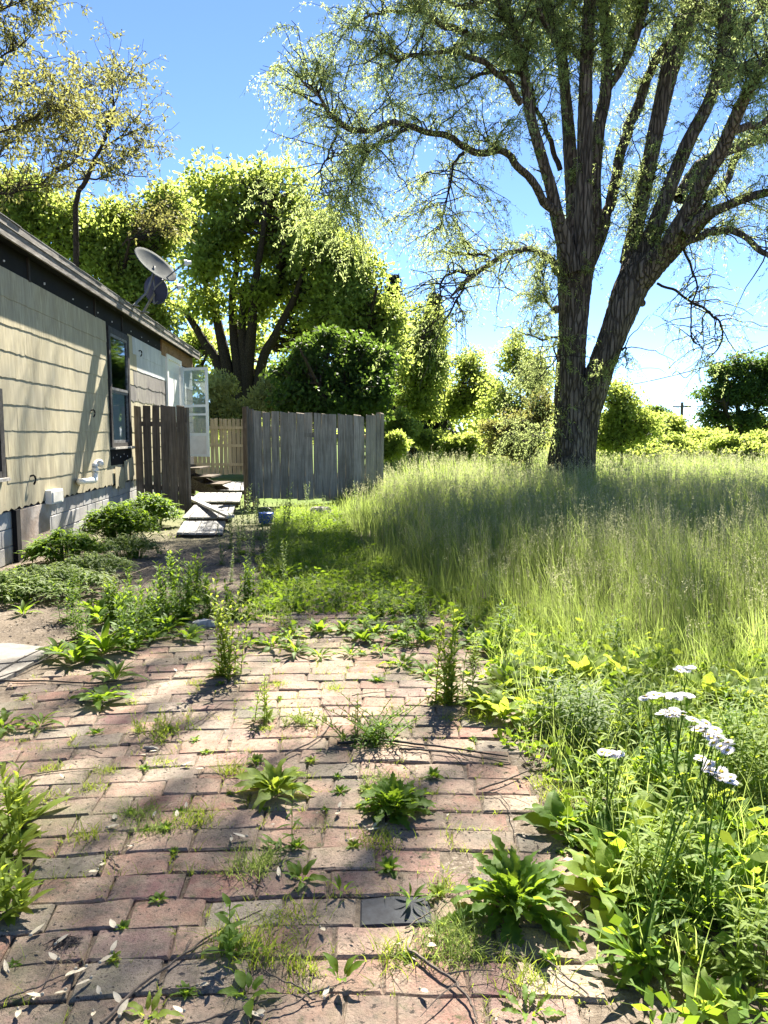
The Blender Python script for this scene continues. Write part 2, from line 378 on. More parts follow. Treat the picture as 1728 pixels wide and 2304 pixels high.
# ------------------------------------------------------------------ brick path
def m_brick(t, out):
    oi = t.nodes.new('ShaderNodeObjectInfo'); a = t.nodes.new('ShaderNodeAttribute'); a.attribute_name = 'tint'
    r = math_(t, 'FRACT', math_(t, 'ADD', oi.outputs['Random'], a.outputs['Fac']))
    v = worldpos(t)
    c = ramp(t, r, [(0, (.28, .155, .12)), (0.18, (.34, .22, .165)), (0.36, (.24, .115, .095)), (0.5, (.37, .27, .205)),
                    (0.62, (.30, .16, .135)), (0.76, (.25, .205, .17)), (0.88, (.20, .105, .10)), (1.0, (.34, .24, .18))])
    n1 = noise(t, v, 9, 6, .7); n2 = noise(t, v, 120, 4, .8); n3 = noise(t, v, 2.1, 4); sp = noise(t, v, 60, 2, .5)
    c = mixc(t, ramp(t, n1, [(.42, (0, 0, 0)), (.68, (.6, .6, .6))]), c, (.38, .30, .225, 1))
    c = mixc(t, ramp(t, n3, [(.46, (0, 0, 0)), (.66, (.75, .75, .75))]), c, (.155, .14, .115, 1))
    n4 = noise(t, v, 26, 6, .8)
    c = mixc(t, ramp(t, n4, [(.50, (0, 0, 0)), (.64, (.7, .7, .7))]), c, (.12, .10, .08, 1))
    c = mixc(t, ramp(t, noise(t, v, 1.3, 6, .75), [(.52, (0, 0, 0)), (.66, (.55, .55, .55))]), c, (.14, .14, .07, 1))
    c = mixc(t, ramp(t, n2, [(.36, (.55, .55, .55)), (.5, (0, 0, 0))]), c, (.09, .065, .055, 1))
    c = mixc(t, ramp(t, sp, [(.30, (.9, .9, .9)), (.36, (0, 0, 0))]), c, (.05, .04, .035, 1))
    # packed dirt and moss creeping from the joints
    dj = noise(t, v, 5.5, 7, .8); c = mixc(t, ramp(t, dj, [(.56, (0, 0, 0)), (.64, (.7, .7, .7))]), c, (.13, .11, .08, 1))
    c = mixc(t, ramp(t, noise(t, v, 11, 6, .8), [(.60, (0, 0, 0)), (.66, (.7, .7, .7))]), c, (.075, .085, .035, 1))
    c = mixc(t, 1.0, c, (.87, .93, .94, 1), 'MULTIPLY')
    bsdf(t, out, c, 0.95, math_(t, 'ADD', n2, math_(t, 'MULTIPLY', n1, 1.5)), 0.9, 0.006, Specular__IOR__Level=0.12)
M_BRICK = mat('worn_paving_brick', m_brick)
M_SLATE = plain('dark_slate_brick', (.028, .031, .038), rough=.85, var=.4, s=30)
BL, BW, BT = 0.232, 0.142, 0.06
def brick_buf(seed, l=BL-0.006, w_=BW-0.0065):
    r = np.random.default_rng(seed); bb = Buf(); be = 0.007
    def ring(k, z): 
        P = np.array([[-l/2+k, -w_/2+k], [0, -w_/2+k], [l/2-k, -w_/2+k], [l/2-k, w_/2-k], [0, w_/2-k], [-l/2+k, w_/2-k]])
        return P, z
    rings = [ring(0, -BT), ring(0, -be), ring(be, 0)]
    V = []
    off = r.normal(size=(6, 2))*0.0034
    for i, (P, z) in enumerate(rings):
        Q = P+off
        zz = z+(r.normal(size=6)*0.0012 if i else 0)
        V.append(np.concatenate([Q, np.full((6, 1), 0)+np.reshape(zz, (-1, 1))], 1))
    V = np.concatenate(V); F = []
    for i in range(2):
        for j in range(6):
            F.append([i*6+j, i*6+(j+1) % 6, (i+1)*6+(j+1) % 6, (i+1)*6+j])
    F.append([12, 13, 16, 17]); F.append([13, 14, 15, 16])
    bb.add(V, F, 0.0); return bb
path = thing('brick_path', None, None, (-0.8, 3.5, 0)); path['kind'] = 'structure'
bm_full = [mesh_of('brick', brick_buf(i)) for i in range(8)]
bm_half = [mesh_of('brick', brick_buf(20+i, l=BL*0.55)) for i in range(3)]
for m_ in bm_full+bm_half: m_.materials.append(M_BRICK)
slate_me = mesh_of('brick', brick_buf(3)); slate_me.materials.append(M_SLATE)
cand = []
rb = np.random.default_rng(21)
row = 0; y = 1.38
slate_at = gp(825, 2062)[:2]
while y < 6.35:
    shift = (row % 2)*0.5*BL+rb.normal()*0.025
    X = -2.55+shift
    x = X
    while x < 0.72:
        half = rb.random() < 0.06
        L = BL*0.56 if half else BL
        cx = x+L/2
        yy = y-0.060*cx**2-0.012*cx+0.006*math.sin(cx*3+row)
        edge = 0.60+0.05*math.sin(row*1.7)
        left = -2.45 if yy < 3.9 else (-2.1+0.0*yy if yy < 4.7 else -1.75)
        if cx < edge and cx > left and yy > 1.35:
            slope = -0.12*cx-0.012
            cand.append((yy, cx, math.atan(slope)+rb.normal()*0.012, half, -0.003+rb.normal()*0.0032+0.006*math.sin(cx*2.1+1)*math.sin(yy*1.9), rb.normal()*0.012, rb.normal()*0.015))
        x += L
    y += BW; row += 1
def infrm(x, y):
    zc = y*math.cos(PITCH)+EYE*math.sin(PITCH); u = x/zc*FPX
    v_ = (y*math.sin(PITCH)-EYE*math.cos(PITCH))/zc
    return abs(u) < 900 and -v_*FPX < 1190
cand.sort(key=lambda c: c[0])
# break off two bricks that lie out of the paving; the dark slate one takes the place of another
sl_i = min(range(len(cand)), key=lambda i: (cand[i][1]-slate_at[0])**2+(cand[i][0]-slate_at[1])**2)
rest = Buf(); cnt = 0
for i, (yy, cx, rz, half, z, rx, ry) in enumerate(cand):
    if infrm(cx, yy) and cnt < 300:
        cnt += 1
        if i == sl_i: o = inst('brick', slate_me, path, (cx, yy, z+0.006), (rx, ry, rz)); o['label'] = 'dark slate-grey brick'
        else: inst('brick', random.choice(bm_half if half else bm_full), path, (cx, yy, z), (rx, ry, rz))
    else:
        src = brick_buf(i % 11, l=BL*0.55 if half else BL-0.006)
        V = place(src.V[0], rz, 1.0, (cx, yy, z)); rest.add(V, src.F[0], rb.random())
if rest.n:
    o = obj('paving_bricks', rest, M_BRICK, path); o['kind'] = 'stuff'

# ------------------------------------------------------------------ broken concrete slab by the house
def m_conc(t, out):
    v = worldpos(t); n = noise(t, v, 6, 7, .7); f = noise(t, v, 90, 4)
    c = ramp(t, n, [(.3, (.11, .10, .085)), (.55, (.20, .185, .165)), (.8, (.30, .275, .25))])
    c = mixc(t, ramp(t, f, [(.35, (.5, .5, .5)), (.5, (0, 0, 0))]), c, (.15, .13, .11, 1))
    bsdf(t, out, c, .9, math_(t, 'ADD', n, f), .5, .006)
M_CONC = mat('worn_concrete', m_conc)
slab = thing('concrete_slab', None, None, (-2.7, 4.8, 0)); slab['kind'] = 'structure'
def slab_piece(poly, z0=-0.05, z1=0.012, name='slab_piece', m=M_CONC, parent=slab):
    P = np.array(poly); n = len(P); c = P.mean(0)
    V = np.concatenate([np.c_[P, np.full(n, z0)], np.c_[P, np.full(n, z1)], [[c[0], c[1], z1+.002]]])
    F = [[i, (i+1) % n, n+(i+1) % n, n+i] for i in range(n)]+[[n+i, n+(i+1) % n, 2*n, 2*n] for i in range(n)]
    bb = Buf(); bb.add(V, F, .5); return obj(name, bb, m, parent)
slab_piece([(-3.9, 4.75), (-2.75, 4.62), (-2.22, 4.82), (-2.25, 5.1), (-2.6, 5.22), (-3.1, 5.15), (-3.9, 5.3)])
slab_piece([(-3.9, 4.05), (-2.9, 3.95), (-2.48, 4.1), (-2.25, 4.45), (-2.23, 4.78), (-2.75, 4.59), (-3.9, 4.72)])

# ================================================================== HOUSE
house = thing('house', 'single-storey house with yellowed shingle siding and black eave band left of the path', 'house', tuple(WO))
M_FELT = plain('black_felt', (.005, .005, .006), rough=.9, var=.4, bs=.5)
M_WHITE = plain('aged_white_paint', (.66, .66, .63), rough=.6, var=.08, s=12)
M_DKFRAME = plain('dark_peeling_window_paint', (.03, .027, .025), rough=.7, var=.8, s=14)
M_PVC = plain('yellowed_white_pipe', (.74, .71, .63), rough=.4, var=.1)
def m_siding(t, out, a=(.31, .26, .165), b_=(.50, .44, .285), c_=(.62, .56, .39)):
    v = worldpos(t, (1, 1, .13)); n = noise(t, v, 14, 6, .75); fine = noise(t, worldpos(t, (1, 1, .05)), 70, 3); g = noise(t, worldpos(t), 1.1, 4)
    c = ramp(t, n, [(.28, a), (.5, b_), (.74, c_)])
    c = mixc(t, ramp(t, fine, [(.42, (.65, .65, .65)), (.6, (0, 0, 0))]), c, (*[q*.7 for q in a], 1))
    c = mixc(t, ramp(t, g, [(.45, (0, 0, 0)), (.70, (.7, .7, .7))]), c, (.33, .31, .245, 1))
    st = noise(t, worldpos(t, (1, 1, .08)), 4.5, 5, .7); c = mixc(t, ramp(t, st, [(.46, (0, 0, 0)), (.62, (.55, .55, .55))]), c, (a[0]*.75, a[1]*.78, a[2]*.85, 1))
    oi = t.nodes.new('ShaderNodeObjectInfo'); c = mixc(t, math_(t, 'MULTIPLY', oi.outputs['Random'], .28), c, (b_[0]*.7, b_[1]*.72, b_[2]*.74, 1))
    sp = t.nodes.new('ShaderNodeSeparateXYZ'); t.links.new(worldpos(t), sp.inputs[0]); lowm = math_(t, 'MULTIPLY', ramp(t, math_(t, 'MULTIPLY', sp.outputs[2], .5), [(.3, (.8, .8, .8)), (.52, (0, 0, 0))]), noise(t, worldpos(t), 7, 5, .8)); c = mixc(t, lowm, c, (.17, .15, .11, 1))
    ch = noise(t, worldpos(t), 24, 4, .8); c = mixc(t, ramp(t, ch, [(.68, (0, 0, 0)), (.71, (.7, .7, .7))]), c, (.12, .11, .09, 1))
    bsdf(t, out, c, .85, fine, .35, .003, Specular__IOR__Level=.2)
M_SIDING = mat('yellowed_shingle_siding', m_siding)
M_SIDEW = mat('white_shingle_siding', m_siding, a=(.42, .44, .46), b_=(.60, .62, .64), c_=(.72, .73, .73))
M_SIDEG = mat('bare_grey_shingle', m_siding, a=(.09, .085, .08), b_=(.20, .18, .17), c_=(.33, .31, .29))
S0, S1 = -7.5, 13.4
ZS, ZT, ZR = 0.61, 3.27, 3.72
# walls (a closed box, the long visible wall and the rest of the house behind it)
b = Buf(); b.wbox(S0, S1, ZS-.02, ZR-.05, -.20, -.012); obj('wall', b, M_FELT, house)
b = Buf(); b.wbox(S1-.2, S1, ZS-.02, ZR-.05, -6.8, -.201); b.wbox(S0, S0+.2, ZS-.02, ZR-.05, -6.8, -.201); b.wbox(S0, S1, ZS-.02, ZR-.05, -7.0, -6.801)
obj('wall', b, M_SIDING, house)
# roof
def roofpt(s, o, z): return wpt(s, z, o)
OV = 0.20; S1r = 12.35
sl_ = 0.30
b = Buf()
V = []
for s_ in (S0-.3, S1+.1):
    for (o_, z_) in ((OV, ZR), (-3.5, ZR+sl_*(OV+3.5)), (-7.4, ZR), (-7.4, ZR-.07), (-3.5, ZR-.08+sl_*(OV+3.5)), (OV, ZR-.08)):
        V.append(wpt(s_, z_, o_))
F = [[i, (i+1) % 6, 6+(i+1) % 6, 6+i] for i in range(6)]+[[0, 1, 4, 5], [1, 2, 3, 4], [6, 7, 10, 11], [7, 8, 9, 10]]
b.add(V, F, .4)
M_ROOF = plain('grey_asphalt_roofing', (.10, .10, .10), rough=.95, var=.5, s=40, bs=.8)
roof = obj('roof', b, M_ROOF, house)
# roof shingle tabs along the eave, each a little uneven
tabs = Buf(); s_ = S0-.3; r_ = np.random.default_rng(5)
while s_ < S1+.1:
    tabs.wbox(s_, s_+.315, ZR+.001+r_.normal()*.0005, ZR+.012+r_.normal()*.003, OV-.30, OV+.025+r_.normal()*.006); s_ += .325
o = obj('roof_shingles', tabs, M_ROOF, roof); o['kind'] = 'stuff'
b = Buf(); s_ = S0-.3
while s_ < S1+.1:                                            # fascia in board lengths, two strips
    e = min(s_+3.6, S1+.1); b.wbox(s_, e-.006, ZR-.19, ZR-.082, OV-.03, OV, .4); b.wbox(s_, e-.006, ZR-.078, ZR-.002, OV-.03, OV+.014, .8); s_ = e
obj('fascia_board', b, M_FASCIA, house)
b = Buf(); b.wbox(S0, S1, ZR-.14, ZR-.10, -.01, OV-.031); obj('soffit', b, M_FELT, house)
b = Buf()
for s_ in (1.1, 3.9, 5.6):
    b = Buf(); b.wbox(s_, s_+.05, 3.29, ZR-.145, -.011, .012); obj('rafter_end', b, plain('old_rafter_wood', (.03, .026, .022), rough=.9, var=.5), house)
b = Buf(); sA, _ = whit(362, 770); b.wbox(sA, S1, 3.235, ZR-.145, -.011, .022); obj('bare_sheathing_board', b, M_RAWWOOD, house)
# white nail heads on the dark band
r_ = np.random.default_rng(2)
for s_ in np.concatenate([np.arange(-.3, 9, .74)+r_.normal(size=13)*.1]):
    b = Buf(); b.wbox(s_, s_+.015, 3.37+r_.normal()*.01, 3.385+r_.normal()*.005, -.012, .004); obj('nail_head', b, M_WHITE, house)

# siding shingles, course by course
NC = 9; CH = (ZT-ZS)/NC; SL = 0.612
def shingle_mesh(seed, L=SL, ragged=0.004, H=None):
    r = np.random.default_rng(seed); H = H or CH+.03; k = 9
    xs_ = np.linspace(0, L-.0012, k); zb = np.cumsum(r.normal(size=k))*ragged*.6+r.normal(size=k)*ragged; zb -= zb.mean()
    V = []
    for i in range(k):
        V += [[xs_[i], -.0075, zb[i]], [xs_[i], -.003, zb[i]], [xs_[i], -.0015, H]]
    F = []
    for i in range(k-1):
        a = i*3; F += [[a, a+3, a+5, a+2], [a, a+1, a+4, a+3]]
    F += [[0, 2, 1, 1], [3*k-3, 3*k-2, 3*k-1, 3*k-1]]
    bb = Buf(); bb.add(V, F, r.random()); return mesh_of('shingle', bb)
SHM = {}
WRZ = math.atan2(WD[1], WD[0])
for key, m_ in (('y', M_SIDING), ('w', M_SIDEW), ('g', M_SIDEG)):
    SHM[key] = [shingle_mesh(i, ragged=.0035 if key != 'g' else .012) for i in range(5)]
    for q in SHM[key]: q.materials.append(m_)
hs = {}
for i in range(4):
    hs[i] = shingle_mesh(30+i, L=SL, ragged=.013); hs[i].materials.append(M_SIDING)
w0 = whit(241, 800)[0]-.03; w1 = whit(287, 800)[0]+.03       # window opening
v1 = whit(4, 1000)[0]                                        # end of the near window
dS0, dS1 = whit(374, 900)[0], whit(406, 900)[0]              # door
def wedge_shingle(s0, s1, z0, z1, m_, ragged=.004):
    me = shingle_mesh(int(abs(s0*31+z0*17)) % 97, L=s1-s0, ragged=ragged, H=z1-z0); me.materials.append(m_)
    return inst('shingle', me, house, wpt(s0, z0, 0), (0, 0, WRZ))
for c in range(NC):
    z0 = ZS+c*CH
    s_ = -1.6+(c % 2)*SL/2
    hole = (z0 > 1.05 and z0+CH < 3.3)
    while s_ < dS0-.05:
        e = s_+SL
        key = 'y'
        mid = (s_+e)/2
        if mid > w1 and c in (7, 8) and mid > w1+.45: key = 'w'
        if mid > w1+.3 and c in (5, 6): key = 'g'
        lo, hi = s_, e
        segs = [(lo, hi)]
        if True:
            ns = []
            for (a_, b_) in segs:
                # cut at the window (upper courses), at the near window and at the door
                cuts = [(w0, w1)] if z0 > .9 or c == 8 else []
                if 0.85 < z0 < 1.7: cuts = cuts+[(-1.6, v1+.04+.06*(c == 1))]
                q = [(a_, b_)]
                for (x0, x1) in cuts:
                    q2 = []
                    for (p0, p1) in q:
                        if p1 <= x0 or p0 >= x1: q2.append((p0, p1))
                        else:
                            if p0 < x0-.04: q2.append((p0, x0))
                            if p1 > x1+.04: q2.append((x1, p1))
                    q = q2
                ns += q
            segs = ns
        for (a_, b_) in segs:
            b2 = min(b_, dS0)
            if b2-a_ < .04: continue
            if abs((b2-a_)-SL) < 1e-4:
                me = (hs[random.randrange(4)] if c == 0 else random.choice(SHM[key]))
                inst('shingle', me, house, wpt(a_, z0+random.uniform(-.003, .003), 0), (0, 0, WRZ), (1, random.uniform(1.25, 1.35), 1))
            else:
                wedge_shingle(a_, b2, z0, z0+CH+.03, {'y': M_SIDING, 'w': M_SIDEW, 'g': M_SIDEG}[key], .012 if (c == 0 or key == 'g') else .004)
        s_ = e
# beyond the door
for c in range(2, NC):
    wedge_shingle(dS1+.12, S1-.02, ZS+c*CH, ZS+(c+1)*CH+(.03 if c < 8 else -.06), M_SIDEW if c > 6 else M_SIDEG)

# foundation of concrete blocks
def m_block(t, out):
    v = worldpos(t); n = noise(t, v, 3.5, 6); f = noise(t, v, 60, 4)
    oi = t.nodes.new('ShaderNodeObjectInfo')
    c = ramp(t, n, [(.3, (.20, .20, .205)), (.55, (.33, .325, .32)), (.75, (.42, .39, .35))])
    c = mixc(t, math_(t, 'MULTIPLY', oi.outputs['Random'], .35), c, (.27, .235, .20, 1))
    bsdf(t, out, c, .92, f, .5, .005)
M_BLOCK = mat('painted_concrete_block', m_block)
b = Buf(); b.wbox(S0, S1, -.05, ZS-.025, -.24, -.045); b.wbox(S0, S0+.2, -.05, ZS-.025, -7, -.241); b.wbox(S1-.2, S1, -.05, ZS-.025, -7, -.241); b.wbox(S0+.2, S1-.2, -.05, ZS-.025, -7, -6.8)
found = obj('foundation', b, plain('mortar', (.20, .19, .18), rough=.95), house)
bb = Buf(); l, h = .395, .195; be = .008
V = [[0, .03, 0], [l, .03, 0], [l, .03, h], [0, .03, h], [0, be, 0], [l, be, 0], [l, be, h], [0, be, h], [be, 0, be], [l-be, 0, be], [l-be, 0, h-be], [be, 0, h-be]]
F = [[i, (i+1) % 4, 4+(i+1) % 4, 4+i] for i in range(4)]+[[4+i, 4+(i+1) % 4, 8+(i+1) % 4, 8+i] for i in range(4)]+[[8, 9, 10, 11]]
bb.add(V, F, .5); blk = mesh_of('block', bb); blk.materials.append(M_BLOCK)
for r0 in range(3):
    s_ = -1.8+(r0 % 2)*.2
    while s_ < 13.2:
        inst('block', blk, found, wpt(s_, -.01+r0*.2, -.03+random.uniform(-.003, .003)), (0, 0, WRZ), (1, 1, 1)); s_ += .405
# crawl-space panel, dark strip beside it
a0, _ = whit(43, 1190); a1, _ = whit(111, 1190)
def m_rust(t, out):
    v = worldpos(t); n = noise(t, v, 3, 6); f = noise(t, v, 30, 5)
    c = ramp(t, n, [(.3, (.17, .12, .095)), (.5, (.30, .24, .20)), (.7, (.45, .40, .36))])
    bsdf(t, out, c, .55, f, .6, .01, Metallic=.15)
b = Buf(); b.wbox(a0, a1, .06, ZS-.03, -.015, .012)
obj('crawlspace_cover', b, mat('rusty_sheet', m_rust), house)
b = Buf(); b.wbox(a0-.14, a0-.02, 0, ZS-.02, -.02, .03); obj('corner_trim', b, M_FELT, house)
# window
def window(s0, s1, z0, z1, lab=None, curtain=True):
    b = Buf(); f_ = .11
    b.wbox(s0, s0+f_, z0, z1, -.01, .035); b.wbox(s1-f_, s1, z0, z1, -.01, .035)
    b.wbox(s0+f_, s1-f_, z1-.10, z1, -.01, .033); b.wbox(s0+f_, s1-f_, z0, z0+.07, -.01, .033)
    w_ = obj('window', b, M_DKFRAME, house)
    zm = (z0+z1)/2-.04
    b = Buf(); b.wbox(s0+.02, s1-.02, z0-.035, z0-.001, .0, .085); obj('sill', b, plain('weathered_sill', (.30, .28, .25), rough=.9, var=.5, s=20), w_)
    bs = Buf()
    for (za, zb, o_) in ((zm, z1-.101, .012), (z0+.071, zm, -.002)):
        bs.wbox(s0+f_, s0+f_+.05, za, zb, o_-.02, o_+.012); bs.wbox(s1-f_-.05, s1-f_, za, zb, o_-.02, o_+.012)
        bs.wbox(s0+f_+.05, s1-f_-.05, za, za+.045, o_-.02, o_+.011); bs.wbox(s0+f_+.05, s1-f_-.05, zb-.045, zb, o_-.02, o_+.011)
    obj('sash', bs, plain('grey_sash_paint', (.12, .12, .12), rough=.6, var=.7, s=18), w_)
    for (za, zb, o_) in ((zm+.045, z1-.146, .004), (z0+.116, zm-.045, -.008)):
        b = Buf(); b.wbox(s0+f_+.05, s1-f_-.05, za, zb, o_-.003, o_); obj('pane', b, M_GLASS, w_)
    b = Buf(); K = 40
    ss = np.linspace(s0+f_+.03, s1-f_-.2, K)
    V = [wpt(a, z, -.009+.0004*math.sin(i*.7)) for i, a in enumerate(ss) for z in (z0+.1, zm)]
    F = [[2*i, 2*i+2, 2*i+3, 2*i+1] for i in range(K-1)]
    b.add(V, F, .5); obj('curtain', b, plain('pale_curtain', (.55, .62, .64), rough=.9, var=.05), w_, smooth=True)
    return w_
def m_glass(t, out):
    g = N(t, 'ShaderNodeBsdfGlossy', Roughness=.04, Color=(.75, .82, .85, 1)); tr = N(t, 'ShaderNodeBsdfTransparent', Color=(.75, .8, .8, 1))
    fr = N(t, 'ShaderNodeFresnel', IOR=1.55)
    mx = N(t, 'ShaderNodeMixShader', Fac=math_(t, 'ADD', fr.outputs[0], .12)); t.links.new(tr.outputs[0], mx.inputs[1]); t.links.new(g.outputs[0], mx.inputs[2])
    t.links.new(mx.outputs[0], out.inputs[0])
M_GLASS = mat('window_glass', m_glass)
zt = 3.25; zb = 1.24
window(w0+.03, w1-.03, zb, zt)
b = Buf(); b.wbox(w0+.04, w1, .93, zb-.04, -.01, .006); obj('bare_felt_patch', b, M_FELT, house)
for k in range(5):
    b = Buf(); q = w0+.15+.25*k; b.wbox(q, q+.02, 1.05+.04*(k % 2), 1.075+.04*(k % 2), .0061, .01); obj('nail_head', b, M_WHITE, house)
window(-1.45, v1, .98, 1.95)
# door and frame
b = Buf(); b.wbox(dS0, dS1, .8, 3.2, -.01, .01)
door = obj('door', b, M_WHITE, house)
b = Buf()
for (q0, q1) in ((dS0, dS0+.16), (dS1-.14, dS1)): b.wbox(q0, q1, .8, 3.2, .0105, .05)
b.wbox(dS0, dS1, 3.2005, 3.30, -.01, .055); obj('door_frame', b, M_WHITE, door)
b = Buf()
for (za, zb_) in ((1.0, 1.75), (1.9, 2.95)): 
    b.wbox(dS0+.32, (dS0+dS1)/2-.05, za, zb_, .0105, .02); b.wbox((dS0+dS1)/2+.05, dS1-.3, za, zb_, .0105, .02)
obj('door_panel', b, plain('door_panel_paint', (.58, .60, .60), rough=.5, var=.05), door)
b = Buf(); b.wbox(dS1-.25, dS1-.2, 1.75, 1.81, .0105, .07); obj('handle', b, plain('dull_metal', (.3, .29, .27), rough=.4, metal=.8), door)
# storm door standing open, square to the wall
HP = wpt(dS1-.16, 0, .06); DV = unit(at(467, 900, HP[1]-.35)-at(404, 900, HP[1])); DV[2] = 0; DV = unit(DV); DNv = np.array([-DV[1], DV[0], 0])
DWd = np.linalg.norm((at(467, 900, HP[1]-.35)-HP)[:2])
def dbox(b, a0, a1, z0, z1, h=.018, t=None):
    q = [HP+DV*a+DNv*o+np.array([0, 0, z]) for a in (a0, a1) for o in (-h, h) for z in (z0, z1)]; b.add(q, BOXF[:, ::-1], t)
M_ALU = plain('white_aluminium', (.62, .66, .70), rough=.4, var=.06)
zb0 = 0.90; zt0 = 3.12
b = Buf(); dbox(b, 0, .07, zb0, zt0); dbox(b, DWd-.07, DWd, zb0, zt0)
for (za, zb_) in ((zb0, zb0+.06), (zt0-.07, zt0), (1.42, 1.49), (2.14, 2.20), (1.93, 1.98)): dbox(b, .07, DWd-.07, za, zb_, .016)
sd = obj('storm_door', b, M_ALU, house)
b = Buf(); dbox(b, .07, DWd-.07, zb0+.06, 1.42, .008); obj('kick_panel', b, plain('scuffed_white_panel', (.60, .60, .62), rough=.5, var=.12, s=5), sd)
for (za, zb_) in ((1.49, 1.93), (1.98, 2.14), (2.20, zt0-.07)):
    b = Buf(); dbox(b, .07, DWd-.07, za, zb_, .003); obj('pane', b, M_GLASS, sd)
# stained grey board behind gate, outlet box, vent pipe
s_a, z_a = whit(111, 1104, .06); s_b, z_b = whit(138, 1128, .06)
b = Buf(); b.wbox(s_a, s_b, z_b, z_a, .0, .085); ob = obj('outlet_box', b, M_PVC, house)
b = Buf(); b.wbox(s_a+.03, s_b-.03, z_b+.02, z_a-.02, .0855, .10); obj('cover', b, plain('box_cover', (.5, .49, .45), rough=.5), ob)
def wh3(px, py, o): s_, z_ = whit(px, py, o); return wpt(s_, z_, o)
b = Buf(); pp = spline([wh3(176, 1085, -.02), wh3(182, 1083, .12), wh3(200, 1082, .16), wh3(212, 1079, .165), wh3(214, 1070, .165), wh3(214, 1058, .165), wh3(213, 1050, .165), wh3(216, 1043, .17), wh3(223, 1039, .20), wh3(226, 1044, .24)], 40)
rad = np.full(40, .042); rad[10:14] = .052; rad[20:24] = .052; rad[-4:] = .05
tubes(b, pp, rad, 12); obj('vent_pipe', b, M_PVC, house, smooth=True)
# a cable stub and holes in the siding
for (px, py) in ((203, 924), (66, 1072), (311, 790)):
    s_, z_ = whit(px, py); b = Buf(); 
    tubes(b, spline([wpt(s_, z_, .0), wpt(s_+.02, z_+.01, .05), wpt(s_+.03, z_-.05, .06), wpt(s_+.02, z_-.10, .04)], 8), np.full(8, .012), 6)
    obj('cable_stub', b, M_FELT, house)
# one cracked shingle hanging crooked at the bottom beside the window
me = shingle_mesh(77, L=.62, ragged=.014, H=.36); me.materials.append(M_SIDING)
o = inst('shingle', me, house, wpt(w0+.15, .55, .03), (0, R(4), WRZ)); o['label'] = 'loose crooked shingle'
me = shingle_mesh(78, L=.7, ragged=.014, H=.36); me.materials.append(M_SIDING)
o = inst('shingle', me, house, wpt(w0+.80, .62, .035), (0, R(-5), WRZ)); o['label'] = 'loose crooked shingle'

# ------------------------------------------------------------------ satellite dishes on the roof
def dish_buf(c, nrm, rad_, depth=.16, oval=1.0, upv=(0, 0, 1), th=.012):
    nrm = unit(np.array(nrm, float)); a = unit(np.cross(np.array(upv, float), nrm)); u = np.cross(nrm, a); b = Buf()
    K = 28; rings = 8
    for side in (0, 1):
        V = []
        for i in range(rings+1):
            q = i/rings
            for k in range(K):
                th_ = 2*math.pi*k/K
                V.append(np.array(c)+a*math.cos(th_)*rad_*q*oval+u*math.sin(th_)*rad_*q+nrm*(depth*(q*q-1)*rad_-side*th))
        F = [[i*K+k, i*K+(k+1) % K, (i+1)*K+(k+1) % K, (i+1)*K+k] for i in range(rings) for k in range(K)]
        b.add(V, F, .5)
    n0 = b.n//2
    b.F.append(np.array([[rings*K+k, rings*K+(k+1) % K, n0+rings*K+(k+1) % K, n0+rings*K+k] for k in range(K)]))
    return b
M_DISH = plain('pale_grey_dish_paint', (.10, .105, .10), spec=.05, rough=.9, var=.08, s=4)
M_DISHD = plain('shadow_dark_blue_dish', (.030, .036, .065), rough=.5, var=.2, s=4)  # the shadow on the dish's back is put into this dark colour
M_STEEL = plain('galvanised_steel', (.16, .16, .15), rough=.5, metal=.4)
def satellite(label, mast, dc, nrm, rad_, oval, m_, lnb, depth=.2):
    d = thing('satellite_dish', label, 'satellite dish', tuple(mast[0]), 'satellite dishes on the eave')
    obj('reflector', dish_buf(dc, nrm, rad_, depth, oval), m_, d, smooth=True)
    b = Buf(); tubes(b, np.array(mast), np.full(len(mast), .024), 8); obj('mast', b, M_STEEL, d, smooth=True)
    n_ = unit(np.array(nrm, float)); st = np.array(dc)-np.array([0, 0, 1])*rad_*.9-n_*.02
    b = Buf(); tubes(b, spline([np.array(dc)-n_*depth*rad_, st-n_*.05, st, (st+np.array(lnb))/2, lnb], 12), np.full(12, .013), 6); obj('feed_arm', b, M_STEEL, d)
    b = Buf(); L_ = np.array(lnb); dr = unit(L_-np.array(dc)); 
    tubes(b, np.array([L_-dr*.0, L_+dr*.05, L_+dr*.055, L_+dr*.12]), np.array([.055, .055, .035, .035]), 10); obj('receiver', b, M_WHITE, d, smooth=True)
    b = Buf(); q = np.array(mast[0]); b.box(q+[0, 0, .006], .16, .2, .012, WRZ); obj('foot_plate', b, M_STEEL, d)
    return d
YD = 14.1
r1 = np.array([at(300, 688, 14.0)[0], 14.0, 0]); 
# foot on the roof plane
o_ = float(np.dot(r1-WO, WN)); r1[2] = ZR+.005+sl_*(OV-o_)+.01
dc1 = at(351, 594, YD)
satellite('larger pale grey satellite dish tilted up, above the dark one on the eave', [r1, r1+(at(336, 652, YD)-r1)*.8, at(344, 622, YD), dc1+np.array([-.04, .03, -.03])],
          dc1, (.66, -.33, .66), .42, 1.0, M_DISH, at(415, 592, YD+.1), .22)
r2 = np.array([at(322, 700, 14.7)[0], 14.7, 0]); o_ = float(np.dot(r2-WO, WN)); r2[2] = ZR+.005+sl_*(OV-o_)+.01
dc2 = at(351, 652, YD+.25)
satellite('small round satellite dish in shadow-dark blue behind the larger pale one', [r2, (r2+at(345, 664, YD+.15))/2, at(347, 662, YD+.15), dc2+np.array([-.02, -.08, 0])],
          dc2, (.34, .90, .22), .255, 1.0, M_DISHD, at(399, 646, YD+.45), .25)

